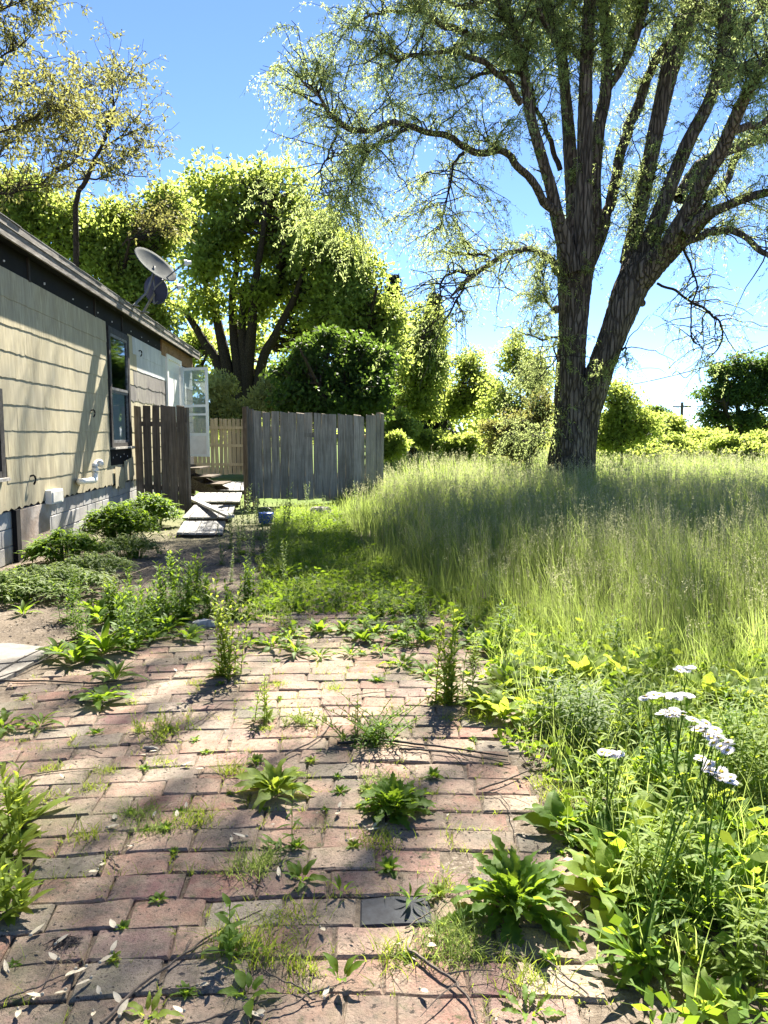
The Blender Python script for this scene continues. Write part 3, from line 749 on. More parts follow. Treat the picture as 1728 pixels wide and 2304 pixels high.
# ================================================================== FENCES
def picket_mesh(w_, h, t_=.018, seed=0, ear=.02, name='picket'):
    r = np.random.default_rng(seed); b = Buf(); k = 5; V = []
    for i in range(k):
        z = h*i/(k-1) if i < k-1 else h
        dx = r.normal()*.002
        x0, x1 = -w_/2+dx, w_/2+dx
        V += [[x0, -t_/2, z], [x1, -t_/2, z], [x1, t_/2, z], [x0, t_/2, z]]
    V = np.array(V); V[-4:, 0] *= 1-ear/w_*r.random(); V[-4:, 2] += r.normal(size=4)*.004; V[-3:-1, 2] -= r.random()*.012
    F = [[a*4+i, a*4+(i+1) % 4, (a+1)*4+(i+1) % 4, (a+1)*4+i] for a in range(k-1) for i in range(4)]+[[0, 3, 2, 1], [4*k-4, 4*k-3, 4*k-2, 4*k-1]]
    b.add(V, F, r.random()); return mesh_of(name, b)
def fence(label, group, P0, P1, top0, top1, bot0, bot1, n, m_, gap=.006, rails=(.25, .75), railside=1, name='fence', posts=(), jit=.01, wig=.012):
    P0 = np.array([*P0[:2], 0.]); P1 = np.array([*P1[:2], 0.]); d = P1-P0; L = np.linalg.norm(d); d /= L; nn = np.array([-d[1], d[0], 0]); rz = math.atan2(d[1], d[0])
    f = thing(name, label, 'fence', tuple((P0+P1)/2), group)
    w_ = L/n; ms = [picket_mesh(w_-gap*(.7+.7*random.random()), 1.0, seed=i) for i in range(7)]
    for q in ms: q.materials.append(m_)
    for i in range(n):
        t_ = (i+.5)/n; h = top0+(top1-top0)*t_+random.gauss(0, jit); bt = bot0+(bot1-bot0)*t_+random.gauss(0, jit)
        c = P0+d*L*t_+nn*random.gauss(0, .003); c[2] = bt
        inst('picket', ms[i % 7], f, c, (random.gauss(0, wig)*.5, random.gauss(0, wig)*.35, rz+random.gauss(0, .02)), (1, 1, h-bt))
    for q in rails:
        b = Buf()
        zc0 = bot0+(top0-bot0)*q; zc1 = bot1+(top1-bot1)*q
        V = [p+nn*o+np.array([0, 0, z]) for (p, zc) in ((P0, zc0), (P1, zc1)) for o in (railside*.012, railside*.05) for z in (zc-.045, zc+.045)]
        b.add(V, BOXF, .5); obj('rail', b, m_, f)
    for (t_, h, o_) in posts:
        b = Buf(); c = P0+d*L*t_+nn*o_; b.box(c+[0, 0, h/2-.05], .095, .095, h+.1, rz); obj('post', b, m_, f)
    return f
gA = wpt(whit(303, 1100)[0], 0, .03)
gY = gA[1]-.25
fence('weathered brown picket gate panel against the house wall, left of the plank walkway', None, at(303, 1000, gA[1]), at(419, 1000, gY), 2.0, 1.98, .10, .04, 6, M_GATE, gap=.02, rails=(.2, .82), railside=1, posts=((0.97, 1.95, .07),), name='picket_gate')
fence('long weathered grey board fence panel between the walkway and the meadow', None, at(571, 1000, 15.5), at(812, 1000, 16.6), 1.925, 1.86, .17, .02, 13, M_FENCE, gap=.007, posts=((0.02, 1.9, .09), (.98, 1.8, .09)))
f2 = fence('short end stretch of grey fence boards turning away beside the tall grass', None, at(812, 1000, 16.62), at(862, 1000, 17.5), 1.84, 1.95, .02, .0, 6, M_FENCE, gap=.006, posts=((.97, 1.95, .08),), wig=.02)
# the two dark boards and post at the left end
fence('pair of brown fence boards edge-on at the left end of the grey fence', None, at(556, 1000, 15.2), at(571, 1000, 15.48), 2.01, 1.97, .10, .1, 3, M_GATE, gap=.012, rails=(.8,), posts=((.4, 2.0, .08),), name='fence_end')
fence('sunlit tan board fence at the back of the yard behind the walkway', None, at(425, 1000, 26.5), at(640, 1000, 26.0), 2.0, 1.97, .10, .10, 22, M_TAN, gap=.02, rails=(.18, .52, .84), railside=-1, jit=.008)

# ================================================================== STEPS, WALKWAY, BOARDS
st = thing('wooden_steps', 'dark wooden steps below the open storm door', 'steps', tuple(at(455, 1110, 18.3)*[1, 1, 0]))
steps = [(424, 462, 1052), (444, 487, 1071), (470, 511, 1087)]
for i, (x0, x1, yy) in enumerate(steps):
    Yc = 18.4; a = at(x0, yy, Yc); c = at(x1, yy, Yc); z = a[2]
    b = Buf(); b.box([(a[0]+c[0])/2, Yc, z], c[0]-a[0], 1.1, .035); obj('tread', b, M_STEP, st)
    b = Buf(); b.box([a[0]+.02, Yc, z-.10], .02, 1.06, .16); obj('riser', b, M_STEP, st)
for dy in (-.52, .52):
    b = Buf(); a = at(420, 1060, 18.4); c = at(505, 1097, 18.4)
    V = [[x, 18.4+dy+o, z] for (x, zt_, zb_) in ((a[0], a[2]-.03, a[2]-.34), (c[0], max(c[2]-.05, .1), .0)) for o in (-.02, .02) for z in (zb_, zt_)]
    b.add(V, BOXF, .3); obj('stringer', b, M_STEP, st)
b = Buf(); a = at(420, 1040, 18.4); b.box([a[0]-.3, 18.4, .70], .75, 1.2, .05); obj('landing', b, M_STEP, st)
b = Buf(); 
for sx in (-.6, .02):
    for sy in (-.5, .5): b.box([a[0]+sx, 18.4+sy, .34], .09, .09, .68)
obj('landing_post', b, M_STEP, st)
# walkway: three ramp-like sections of planks lying one behind the other
walk = thing('plank_walkway', 'silvery grey plank walkway of loose sections leading to the steps', 'walkway', (-3.0, 14, 0))
secs = [((396, 500), (414, 508), 1199, 1172, .06, .10), ((410, 520), (436, 530), 1164, 1136, .10, .15), ((420, 540), (447, 545), 1128, 1108, .11, .19), ((445, 556), (470, 556), 1103, 1084, .10, .16)]
for (xa, xb, ya, yb, z0, z1) in secs:
    A0, A1 = gp(xa[0], ya, z0), gp(xa[1], ya, z0); B0, B1 = gp(xb[0], yb, z1), gp(xb[1], yb, z1)
    n = 7
    for k in range(n):
        t0, t1 = (k+.06)/n, (k+.94)/n
        j = random.gauss(0, .02)
        q = [A0+(A1-A0)*t0-[0, j, 0], A0+(A1-A0)*t1-[0, j, 0], B0+(B1-B0)*t0, B0+(B1-B0)*t1]
        V = [p+np.array([0, 0, dz]) for p in q for dz in (-.03, 0)]
        V = [V[0], V[1], V[4], V[5], V[2], V[3], V[6], V[7]]
        b = Buf(); b.add(V, BOXF, random.random()); obj('plank', b, M_DECK, walk)
    b = Buf(); 
    for t_ in (.12, .88):
        L0 = A0+(B0-A0)*t_; L1 = A1+(B1-A1)*t_
        V = [p+np.array([0, o, z]) for p in (L0, L1) for o in (-.04, .04) for z in (-.10, -.032)]
        b.add(V, BOXF, .1)
    obj('bearer', b, M_STEP, walk)
def board(label, a, c, w_, t_, m_, group=None, name='loose_board'):
    d = unit(c-a); L = np.linalg.norm(c-a); s = unit(np.cross(d, [0, 0, 1])); u = np.cross(s, d)
    M = np.stack([d, s, u], 1); b = Buf(); b.box((a+c)/2, L, w_, t_, 0, .5, M)
    return tag(obj(name, b, m_, loc=(a+c)/2*[1, 1, 0]), label, 'board', group)
board('loose grey board lying slantwise across the plank walkway', gp(424, 1119, .16), gp(519, 1162, .22), .12, .04, M_DECK)
# ================================================================== TREES
def grow(limbs, n2, l2, n3, l3, nleaf, LL, LW, up2=.25, dr2=.5, dr3=1.2, r2=.018, r3=.005, inner=.25, wig=.10, rng=RNG, spread=.02, thin=None, leafdown=.5):
    """side branches and leafy twigs along limbs (list of (n,4) arrays x,y,z,r). returns branch buffer, leaf buffer"""
    P = []; T = []; Rr = []
    for L in limbs:
        d = np.gradient(L[:, :3], axis=0); seg = np.linalg.norm(d, axis=1).mean()
        k = int(max(6, len(L)*seg/.10)); q = spline(L, k) if len(L) != k else L
        tt = np.linspace(0, 1, k); m = tt > inner
        P.append(q[m, :3]); T.append(unit(np.gradient(q[:, :3], axis=0))[m]); Rr.append(q[m, 3])
    P = np.concatenate(P); T = np.concatenate(T); Rr = np.concatenate(Rr)
    wt = 1/(Rr+.04); wt /= wt.sum()
    i = rng.choice(len(P), n2, p=wt); K = 8; t = np.linspace(0, 1, K)
    D = unit(T[i]*.7+unit(rng.normal(size=(n2, 3))*[1, 1, .6])+[0, 0, up2]); Ln = rng.uniform(*l2, n2)
    s = t[None, :, None]*Ln[:, None, None]
    C = P[i][:, None, :]+D[:, None, :]*s
    C[..., 2] -= dr2*(t[None, :]**2)*Ln[:, None]*rng.uniform(.5, 1.3, (n2, 1))
    w_ = np.cumsum(rng.normal(size=(n2, K, 3))*wig/3, 1)*Ln[:, None, None]; w_ -= w_[:, :1]; C += w_
    bb = Buf(); R2 = np.minimum(r2, Rr[i]*.6)[:, None]*(1-.8*t)[None, :]+.003
    tubes(bb, C, R2, 3, cap=False)
    # twigs
    j = rng.integers(0, n2, n3); f = rng.uniform(.2, 1, n3)*(K-1); a = np.minimum(f.astype(int), K-2); g = (f-a)[:, None]
    Q = C[j, a]*(1-g)+C[j, a+1]*g; TT = unit(C[j, a+1]-C[j, a])
    if thin is not None: kp = ~(thin(Q) & (rng.random(n3) < .85)); Q = Q[kp]; TT = TT[kp]; n3 = len(Q)
    D3 = unit(TT*.5+rng.normal(size=(n3, 3))*[.8, .8, .5]); L3 = rng.uniform(*l3, n3); K3 = 4; t3 = np.linspace(0, 1, K3)
    C3 = Q[:, None, :]+D3[:, None, :]*(t3[None, :, None]*L3[:, None, None]); C3[..., 2] -= dr3*(t3[None, :]**1.7)*L3[:, None]
    tubes(bb, C3, np.broadcast_to(r3*(1-.7*t3), (n3, K3)), 3, cap=False)
    lb = Buf()
    if nleaf:
        n = n3*nleaf; k = np.repeat(np.arange(n3), nleaf); f = rng.uniform(.08, 1, n)*(K3-1); a = np.minimum(f.astype(int), K3-2); g = (f-a)[:, None]
        B = C3[k, a]*(1-g)+C3[k, a+1]*g+rng.normal(size=(n, 3))*spread
        td = unit(C3[k, a+1]-C3[k, a])
        D = unit(td*.6+rng.normal(size=(n, 3))*.7-[0, 0, leafdown])
        tint = np.clip(rng.random(n)*.6+np.repeat(rng.random(n3), nleaf)*.4, 0, 1)
        leaves(lb, B, D, rng.uniform(.7, 1.25, n)*LL, rng.uniform(.7, 1.2, n)*LW, tint, tri=LW < .03)
    return bb, lb
def limbpx(rows, Y0, conv, dw=1.0):
    """rows of (x, y, width, dY) in the coordinates of a zoomed picture; returns (n,4)"""
    out = []
    for (x, y, w_, dy) in rows:
        px, py = conv(x, y); p = at(px, py, Y0+dy); out.append([*p, w_*dw*(Y0+dy)/FPX/2])
    return np.array(out)
def fluted(L, K, sides, buf, flute=.07, seed=1, fr=9):
    """thick limb with furrowed surface"""
    q = spline(L, K); P = q[:, :3]; r = q[:, 3]
    T = unit(np.gradient(P, axis=0)); ref = np.array([0, 1., 0.]); A = unit(np.cross(T, ref)); B = np.cross(T, A)
    th = np.linspace(0, 2*np.pi, sides, endpoint=False)
    s = np.concatenate([[0], np.cumsum(np.linalg.norm(np.diff(P, axis=0), axis=1))])
    X, S = np.meshgrid(th, s); rg = np.random.default_rng(seed)
    cyl = np.stack([np.cos(X)*r[:, None], np.sin(X)*r[:, None], S*.22], -1)
    n1 = vnoise(cyl, fr, seed); n2 = vnoise(cyl*[1, 1, 2.5], fr*2.4, seed+5)
    d = 1+flute*(-np.abs(n1)+.5)+flute*.5*n2*.5+.05*vnoise(np.stack([np.cos(X), np.sin(X), S*.5], -1), 1.0, seed+9)
    rr = r[:, None]*d
    V = P[:, None, :]+rr[..., None]*(np.cos(X)[..., None]*A[:, None, :]+np.sin(X)[..., None]*B[:, None, :])
    i = np.arange(K*sides).reshape(K, sides)
    F = np.stack([i[:-1], np.roll(i, -1, 1)[:-1], np.roll(i, -1, 1)[1:], i[1:]], -1).reshape(-1, 4)
    buf.add(V.reshape(-1, 3), F, .5)

# ------------------------------------------------------------------ the big willow
cA = lambda x, y: (600+x/1.4707, y/1.4707)
cB = lambda x, y: (900+x/2.0036, 500+y/2.0036)
WY = 22.0; kA = 1/1.4707; kB = 1/2.0036
LA = lambda rows: limbpx(rows, WY, cA, kA*.80)
LB = lambda rows: limbpx(rows, WY, cB, kB*(.97 if rows[0][2] > 120 else .82))
base = at(1287, 1040, WY)
willow = thing('willow_tree', 'huge old willow with dark furrowed forking trunk, spreading limbs and thin drooping leaves', 'tree', (base[0], WY, 0))
trunks = [
 LB([(762, 1190, 215, 0), (765, 1080, 195, 0), (772, 980, 168, 0), (776, 880, 152, 0), (772, 790, 142, 0), (769, 700, 132, 0), (772, 600, 126, 0), (778, 500, 126, 0), (784, 400, 132, 0), (788, 300, 146, 0), (792, 200, 160, 0), (796, 110, 168, 0), (802, 20, 130, 0), (806, -70, 84, 0), (808, -150, 50, 0), (809, -200, 26, 0)]),
 LB([(800, 1190, 165, .1), (806, 1080, 150, .1), (818, 980, 138, .1), (835, 880, 132, .05), (860, 790, 128, -.1), (890, 700, 122, -.2), (922, 610, 116, -.3), (955, 520, 120, -.35), (988, 430, 130, -.4), (1018, 350, 140, -.4), (1052, 270, 146, -.4), (1085, 200, 128, -.4), (1115, 120, 90, -.4), (1130, 70, 50, -.4), (1138, 30, 20, -.4)]),
]
thick = [
 # left stem splits
 LA([(1012, 900, 70, -.5), (985, 800, 66, -.6), (962, 720, 54, -.8), (940, 620, 46, -1.0), (905, 500, 42, -1.2), (872, 380, 40, -1.4), (850, 230, 36, -1.6), (835, 150, 30, -1.8), (805, 60, 26, -2.0), (780, -60, 20, -2.2)]),
 LA([(1030, 900, 80, 0), (1022, 800, 76, .1), (1018, 700, 66, .2), (1010, 600, 56, .2), (1000, 440, 48, .3), (988, 300, 40, .3), (975, 170, 42, .3), (950, 80, 38, .2), (920, 0, 34, 0), (895, -90, 28, -.3)]),
 LA([(1045, 900, 84, -.4), (1048, 760, 74, -.5), (1050, 600, 62, -.5), (1054, 400, 56, -.5), (1056, 250, 50, -.6), (1062, 120, 50, -.7), (1070, 0, 46, -.8), (1076, -120, 40, -1)]),
 LA([(1045, 980, 60, .2), (1062, 880, 56, .4), (1085, 760, 54, .6), (1086, 600, 46, .8), (1098, 430, 50, 1.0), (1120, 320, 46, 1.2), (1126, 200, 42, 1.3), (1120, 80, 40, 1.4), (1108, -20, 36, 1.5), (1100, -120, 30, 1.6)]),
 # right stem splits
 LB([(985, 430, 100, .2), (1010, 300, 96, .3), (1040, 170, 84, .4), (1062, 40, 76, .5), (1092, -110, 66, .6), (1118, -230, 60, .7)]),
 LA([(1195, 870, 66, .6), (1228, 720, 60, .7), (1262, 560, 60, .8), (1290, 430, 60, .9), (1318, 300, 64, 1.0), (1345, 190, 76, 1.1), (1385, 80, 74, 1.2), (1420, 0, 62, 1.3), (1455, -110, 50, 1.4)]),
 LB([(1060, 300, 100, -.3), (1105, 200, 90, -.3), (1135, 90, 78, -.4), (1168, -10, 70, -.5)]),
 LA([(1248, 840, 66, -.5), (1300, 710, 62, -.7), (1345, 590, 56, -.9), (1400, 460, 54, -1.1), (1462, 340, 48, -1.3), (1500, 220, 44, -1.5), (1515, 100, 46, -1.6), (1512, -10, 42, -1.8), (1500, -120, 34, -2)]),
 LB([(1070, 270, 130, -.5), (1130, 200, 120, -.8), (1230, 100, 105, -1.2), (1320, 20, 84, -1.6), (1400, -60, 70, -2)]),
 LA([(1330, 800, 66, -1.8), (1400, 690, 62, -2.2), (1450, 590, 56, -2.6), (1505, 500, 54, -3.0), (1548, 400, 50, -3.4), (1590, 310, 46, -3.8), (1640, 220, 42, -4.2), (1700, 110, 34, -4.6)]),
]
limbs = [
 LA([(1160, 240, 30, 1.2), (1195, 170, 30, 1.2), (1215, 90, 28, 1.2), (1238, 0, 24, 1.3), (1250, -90, 18, 1.3)]),
 LA([(1130, 300, 30, 1.2), (1185, 200, 30, 1.0), (1230, 120, 28, .8), (1256, 20, 24, .6), (1266, -80, 18, .5)]),
 LA([(1055, 930, 36, .3), (1082, 850, 38, .5), (1130, 700, 44, .8), (1162, 560, 40, 1.2), (1190, 450, 40, 1.5), (1235, 330, 38, 1.8), (1290, 200, 34, 2.2), (1340, 120, 26, 2.5), (1380, 20, 20, 2.8)]),
 LA([(1360, 660, 50, -.5), (1410, 570, 48, -.2), (1470, 520, 42, 0), (1560, 488, 38, .3), (1660, 450, 34, .6), (1760, 400, 24, 1)]),
 LA([(1380, 770, 50, -2.2), (1440, 715, 44, -2.4), (1510, 685, 38, -2.6), (1600, 655, 36, -2.8), (1700, 636, 28, -3), (1800, 650, 16, -3.2)]),
 LA([(1395, 800, 34, -2), (1440, 778, 28, -2.3), (1500, 766, 26, -2.6), (1570, 780, 25, -2.9), (1640, 830, 22, -3.2), (1720, 880, 14, -3.5)]),
 LA([(1520, 260, 34, -1.5), (1560, 225, 30, -1.6), (1620, 215, 26, -1.7), (1720, 190, 20, -2)]),
 LA([(1540, 430, 36, -3.3), (1600, 420, 28, -3), (1700, 380, 20, -2.6)]),
 LA([(1545, 130, 40, 1.2), (1590, 80, 36, 1.4), (1640, 20, 30, 1.6), (1680, -60, 22, 1.8)]),
 LA([(1520, 300, 36, 1), (1535, 200, 40, 1.1), (1570, 110, 38, 1.2), (1600, 60, 30, 1.2)]),
 LA([(1460, 660, 34, .5), (1520, 600, 30, .8), (1560, 520, 28, 1), (1600, 440, 20, 1.2)]),
 LB([(718, 220, 50, -.3), (690, 180, 38, -.6), (650, 150, 31, -.9), (575, 128, 27, -1.4), (500, 143, 25, -1.9), (440, 170, 27, -2.2), (380, 205, 28, -2.5), (330, 240, 30, -2.8), (280, 290, 22, -3), (240, 330, 12, -3.2)]),
 LA([(962, 710, 42, -.8), (915, 655, 34, -1.1), (880, 605, 31, -1.4), (840, 560, 29, -1.7), (800, 520, 28, -2), (760, 493, 27, -2.3), (690, 508, 27, -2.7), (640, 475, 25, -3), (560, 440, 23, -3.4), (480, 418, 23, -3.8), (400, 412, 23, -4.1), (340, 436, 22, -4.4), (280, 430, 22, -4.7), (240, 405, 18, -4.9), (200, 355, 14, -5.1), (160, 300, 11, -5.3), (110, 258, 7, -5.5)]),
 LA([(845, 340, 30, -1.5), (795, 280, 23, -1.8), (742, 225, 22, -2.1), (690, 195, 20, -2.4), (640, 176, 18, -2.7), (560, 174, 16, -3), (490, 180, 14, -3.4), (440, 196, 12, -3.7), (390, 170, 9, -4), (320, 210, 6, -4.2)]),
 LA([(940, 90, 36, .2), (895, 48, 24, 0), (865, 45, 24, -.3), (825, 80, 25, -.6), (760, 122, 26, -1), (690, 130, 26, -1.4), (640, 100, 26, -1.8), (570, 84, 24, -2.2), (530, 50, 19, -2.5), (480, 34, 14, -2.8), (400, 42, 11, -3.1), (330, 60, 8, -3.4), (260, 100, 5, -3.6)]),
 LA([(805, 50, 24, -2), (740, 0, 20, -2.3), (680, 18, 18, -2.6), (620, 15, 16, -2.9), (560, -20, 10, -3.2)]),
 LA([(1050, 215, 26, -.4), (1015, 170, 24, -.7), (960, 130, 22, -1), (910, 60, 20, -1.3), (890, -20, 16, -1.6)]),
]
minor = [
 LA([(480, 425, 14, -3.9), (400, 465, 13, -4), (350, 490, 12, -4.2), (310, 550, 9, -4.4), (270, 640, 5, -4.6), (262, 700, 3, -4.7)]),
 LA([(650, 500, 14, -3), (612, 545, 10, -3.3), (600, 640, 7, -3.5), (572, 760, 5, -3.7)]),
 LA([(240, 438, 12, -4.8), (210, 500, 8, -5), (185, 560, 6, -5.2), (178, 640, 4, -5.3)]),
 LA([(770, 500, 14, -2.4), (740, 470, 12, -2.5), (715, 450, 7, -2.6)]),
 LA([(850, 242, 16, -1.6), (775, 236, 13, -1.9), (715, 242, 12, -2.2), (650, 280, 9, -2.5), (585, 300, 6, -2.8)]),
 LA([(970, 560, 22, .3), (935, 450, 20, .1), (890, 350, 16, -.2), (850, 240, 12, -.4), (815, 200, 8, -.6)]),
 LB([(400, 168, 16, -2.3), (370, 148, 14, -2.5), (310, 143, 12, -2.8), (292, 90, 8, -3)]),
 LB([(330, 245, 20, -2.8), (250, 225, 14, -3.1), (190, 260, 11, -3.4), (170, 360, 8, -3.5), (165, 460, 5, -3.6)]),
 LB([(290, 300, 14, -3), (255, 350, 12, -3.2), (215, 420, 9, -3.3), (170, 520, 5, -3.5)]),
 LB([(255, 345, 10, -3.2), (280, 400, 8, -3.2), (285, 450, 5, -3.3)]),
 LB([(1158, 275, 14, -1), (1250, 310, 14, -1.2), (1330, 370, 13, -1.5), (1408, 414, 12, -1.8), (1443, 470, 11, -1.9), (1443, 545, 9, -2), (1388, 615, 5, -2.1)]),
 LB([(1275, 120, 16, -1.4), (1310, 200, 13, -1.5), (1335, 280, 10, -1.6), (1312, 400, 9, -1.6), (1320, 520, 8, -1.7), (1352, 548, 4, -1.7)]),
 LB([(1322, 490, 6, -1.7), (1370, 505, 5, -1.7), (1425, 525, 4, -1.7)]),
 LB([(715, 395, 22, -.5), (680, 378, 12, -.7), (650, 330, 9, -.9), (640, 200, 6, -1)]),
 LB([(712, 520, 14, -.5), (650, 525, 11, -.7), (600, 515, 9, -.9), (575, 495, 5, -1)]),
 LB([(710, 540, 14, -.5), (690, 555, 12, -.7), (700, 620, 8, -.8), (650, 680, 6, -1), (600, 720, 4, -1.2)]),
 LB([(1000, 575, 14, -.5), (1018, 572, 10, -.6), (1022, 660, 5, -.8)]),
 LB([(690, 990, 22, -.5), (640, 968, 14, -.7), (560, 985, 8, -1), (480, 960, 5, -1.2)]),
]
for i, L in enumerate(trunks):
    b = Buf(); fluted(L, 150, 84, b, .085, 3+i, 9); obj('trunk', b, M_BARK, willow, smooth=True)
for i, L in enumerate(thick):
    b = Buf(); fluted(L, 110, 36, b, .10, 20+i, 11); obj('limb', b, M_BARK, willow, smooth=True)
for i, L in enumerate(limbs):
    q = spline(L, 90); q[:, :3] += .05*np.stack([vnoise(q[:, :3], 1.5, 40+i+k) for k in range(3)], -1)
    b = Buf(); fluted(q, 90, 14, b, .12, 60+i, 14); obj('limb', b, M_BARK, willow, smooth=True)
for i, L in enumerate(minor):
    b = Buf(); q = spline(L, 40); q[:, :3] += .04*np.stack([vnoise(q[:, :3], 2.5, 90+i+k) for k in range(3)], -1)
    tubes(b, q[:, :3], q[:, 3], 8); obj('branch', b, M_BRANCH, willow, smooth=True)
b = Buf()                                                  # stubs and burls
for (x, y, r_) in ((1092, 365, .10), (703, 393, .12), (640, 968, .12)):
    px, py = cB(x, y); p = at(px, py, WY-.5); b.add(*(lambda B_: (B_[0], B_[1]))((place(np.array([[math.cos(a)*math.cos(c), math.sin(a)*math.cos(c), math.sin(c)] for c in np.linspace(-1.5, 1.5, 7) for a in np.linspace(0, 6.283, 11)]), 0, r_, p), [[i*11+j, i*11+j+1, i*11+j+12, i*11+j+11] for i in range(6) for j in range(10)])), .5)
obj('burl', b, M_BARK, willow, smooth=True)

hang = limbs+minor
tips = [L[len(L)//2-1:] for L in thick]
rg = np.random.default_rng(11)
bt, lf = grow(hang, 760, (.5, 1.7), 6600, (.3, .85), 28, .085, .024, up2=.55, dr2=.28, dr3=.75, rng=rg, thin=lambda q: ((q[:, 2] < 5.6) & (q[:, 0] < 3.4)) | ((q[:, 0] > 6.5) & (q[:, 2] < 6.4)))
b2, l2 = grow(tips, 380, (.8, 2.4), 3400, (.35, .95), 24, .088, .025, up2=.35, dr2=.25, dr3=.7, rng=rg)
# short leafy shoots sprouting straight from trunk and thick limbs
b3, l3 = grow([L[3:] for L in trunks]+thick, 520, (.25, .8), 1700, (.12, .32), 15, .075, .024, up2=.4, dr2=.1, dr3=.3, inner=0.02, rng=rg)
# unseen upper crown above the picture: extra limbs added for the shade they cast
top = []
ends = [L[-1] for L in thick+limbs[:4] if L[-1][2] > 11.4]
for i in range(26):
    e = ends[i % len(ends)]; a = rg.uniform(0, 2*np.pi); l = rg.uniform(3., 5.5)
    d = np.array([math.cos(a)*.9+.15, abs(math.sin(a))*.9-.25, rg.uniform(.15, .6)]); d = unit(d)
    p0 = np.array([e[0], e[1], max(e[2], 11.)]); p0[2] += rg.uniform(0, .5)
    p1 = p0+d*l*.5+[0, 0, .5]; p2 = p0+d*l; p1[2] = min(p1[2], 14.6); p2[2] = min(p2[2], 15.0)
    top.append(np.array([[*p0, .14], [*p1, .09], [*p2, .03]]))
b4, l4 = grow(top, 420, (1.0, 2.4), 2400, (.5, 1.0), 9, .18, .055, up2=.3, dr2=.2, dr3=.6, rng=rg)
b = Buf()
for L in top:
    q = spline(L, 16); tubes(b, q[:, :3], q[:, 3], 6)
obj('added_upper_limbs', b, M_BARK, willow)
b = Buf()
for q in (bt, b2, b3, b4):
    for V, F, T in zip(q.V, q.F, q.T): b.add(V, F-F.min(), T)
obj('twigs', b, M_BRANCH, willow)
# unseen leaf clumps and boughs, added above the picture to shade path and wall
ANCH = np.array([L[1, :3] for L in top]+[L[-1, :3] for L in top])
def shade_bough(targets, h, n, seed):
    r = np.random.default_rng(seed); lb = Buf(); bb_ = Buf()
    for (X, Y_, rad_, dens) in targets:
        hh = h+r.uniform(-1, 1)+max(0, Y_-5)*.9; c = np.array([X, Y_, 0.])+np.array(SV)/SV.z*hh; m = int(n*dens*rad_*rad_*13)
        P = c+r.normal(size=(m, 3))*[rad_*.62, rad_*.62, .5]; leaves(lb, P, r.normal(size=(m, 3))-[0, 0, .5], r.uniform(.7, 1.3, m)*.11, .04, r.random(m))
        k = 12; e = c+r.normal(size=(k, 3))*[rad_*.8, rad_*.8, .4]; s = c+[.6, 1.2, .3]
        C = np.array([spline(np.array([s, (s+q)/2+[0, 0, .2], q]), 6) for q in e]); tubes(bb_, C, np.broadcast_to(np.linspace(.012, .004, 6), (k, 6)), 3, cap=False)
        st = ANCH[int(np.argmin(np.linalg.norm(ANCH-s, axis=1)+3*r.random(len(ANCH))))]; C = spline(np.array([st, (st+s)/2+[r.normal()*.6, 0, .9], s]), 14); tubes(bb_, C, np.linspace(.035, .012, 14), 4)
    return lb, bb_
SH = [(-1.0, 2.0, .38, 1.5), (-.7, 2.15, .3, 1.3), (-1.3, 2.3, .35, 1.2), (-.55, 1.75, .38, 1.5), (-.35, 2.0, .26, 1.1), (-.95, 2.6, .32, .8), (-1.5, 3.0, .25, .7),
      (-1.9, 4.1, .40, 1), (-1.3, 4.25, .28, .8), (-2.7, 4.2, .3, .8), (-2.6, 5.9, .45, .9), (-1.8, 6.5, .5, 1), (-.8, 6.4, .5, 1), (.1, 6.3, .5, 1), (-.6, 7.2, .5, .9), (.6, 5.9, .45, .9), (-3.3, 7.0, .5, .9), (-2.4, 7.6, .5, .9),
      (.3, 7.4, .6, .9), (1.2, 6.6, .6, .8), (1.5, 2.4, .3, .5), (1.1, 1.7, .3, .7), (2.2, 3.4, .4, .5)]
rq = np.random.default_rng(77)
SH += [(rq.uniform(-2.0, .5), rq.uniform(1.7, 6.3), rq.uniform(.10, .22), rq.uniform(.5, .9)) for _ in range(22)]
SH = [q for q in SH if not (q[0] > -1.5 and 2.7 < q[1] < 4.3 and q[0] < .6)]+[(-.5, 3.0, .12, .8), (.2, 3.5, .12, .8), (-1.2, 3.6, .12, .8), (-.2, 4.1, .15, .8)]
SH += [(-4.7, 8.1, .3, .8), (-4.45, 6.9, .25, .8), (-4.9, 9.6, .3, .8), (-4.4, 6.3, .2, .7), (-5.2, 10.8, .3, .8), (-4.8, 7.4, .2, .8)]
bl, bbr = shade_bough(SH, 12.6, 110, 5)
obj('added_shade_leaves', bl, M_WILLOW, willow); obj('added_shade_boughs', bbr, M_BRANCH, willow)
for nm, q in (('crown', lf), ('crown', l2), ('trunk_shoots', l3), ('crown', l4)):  # the last crown belongs to the added unseen limbs
    obj(nm, q, M_WILLOW, willow)

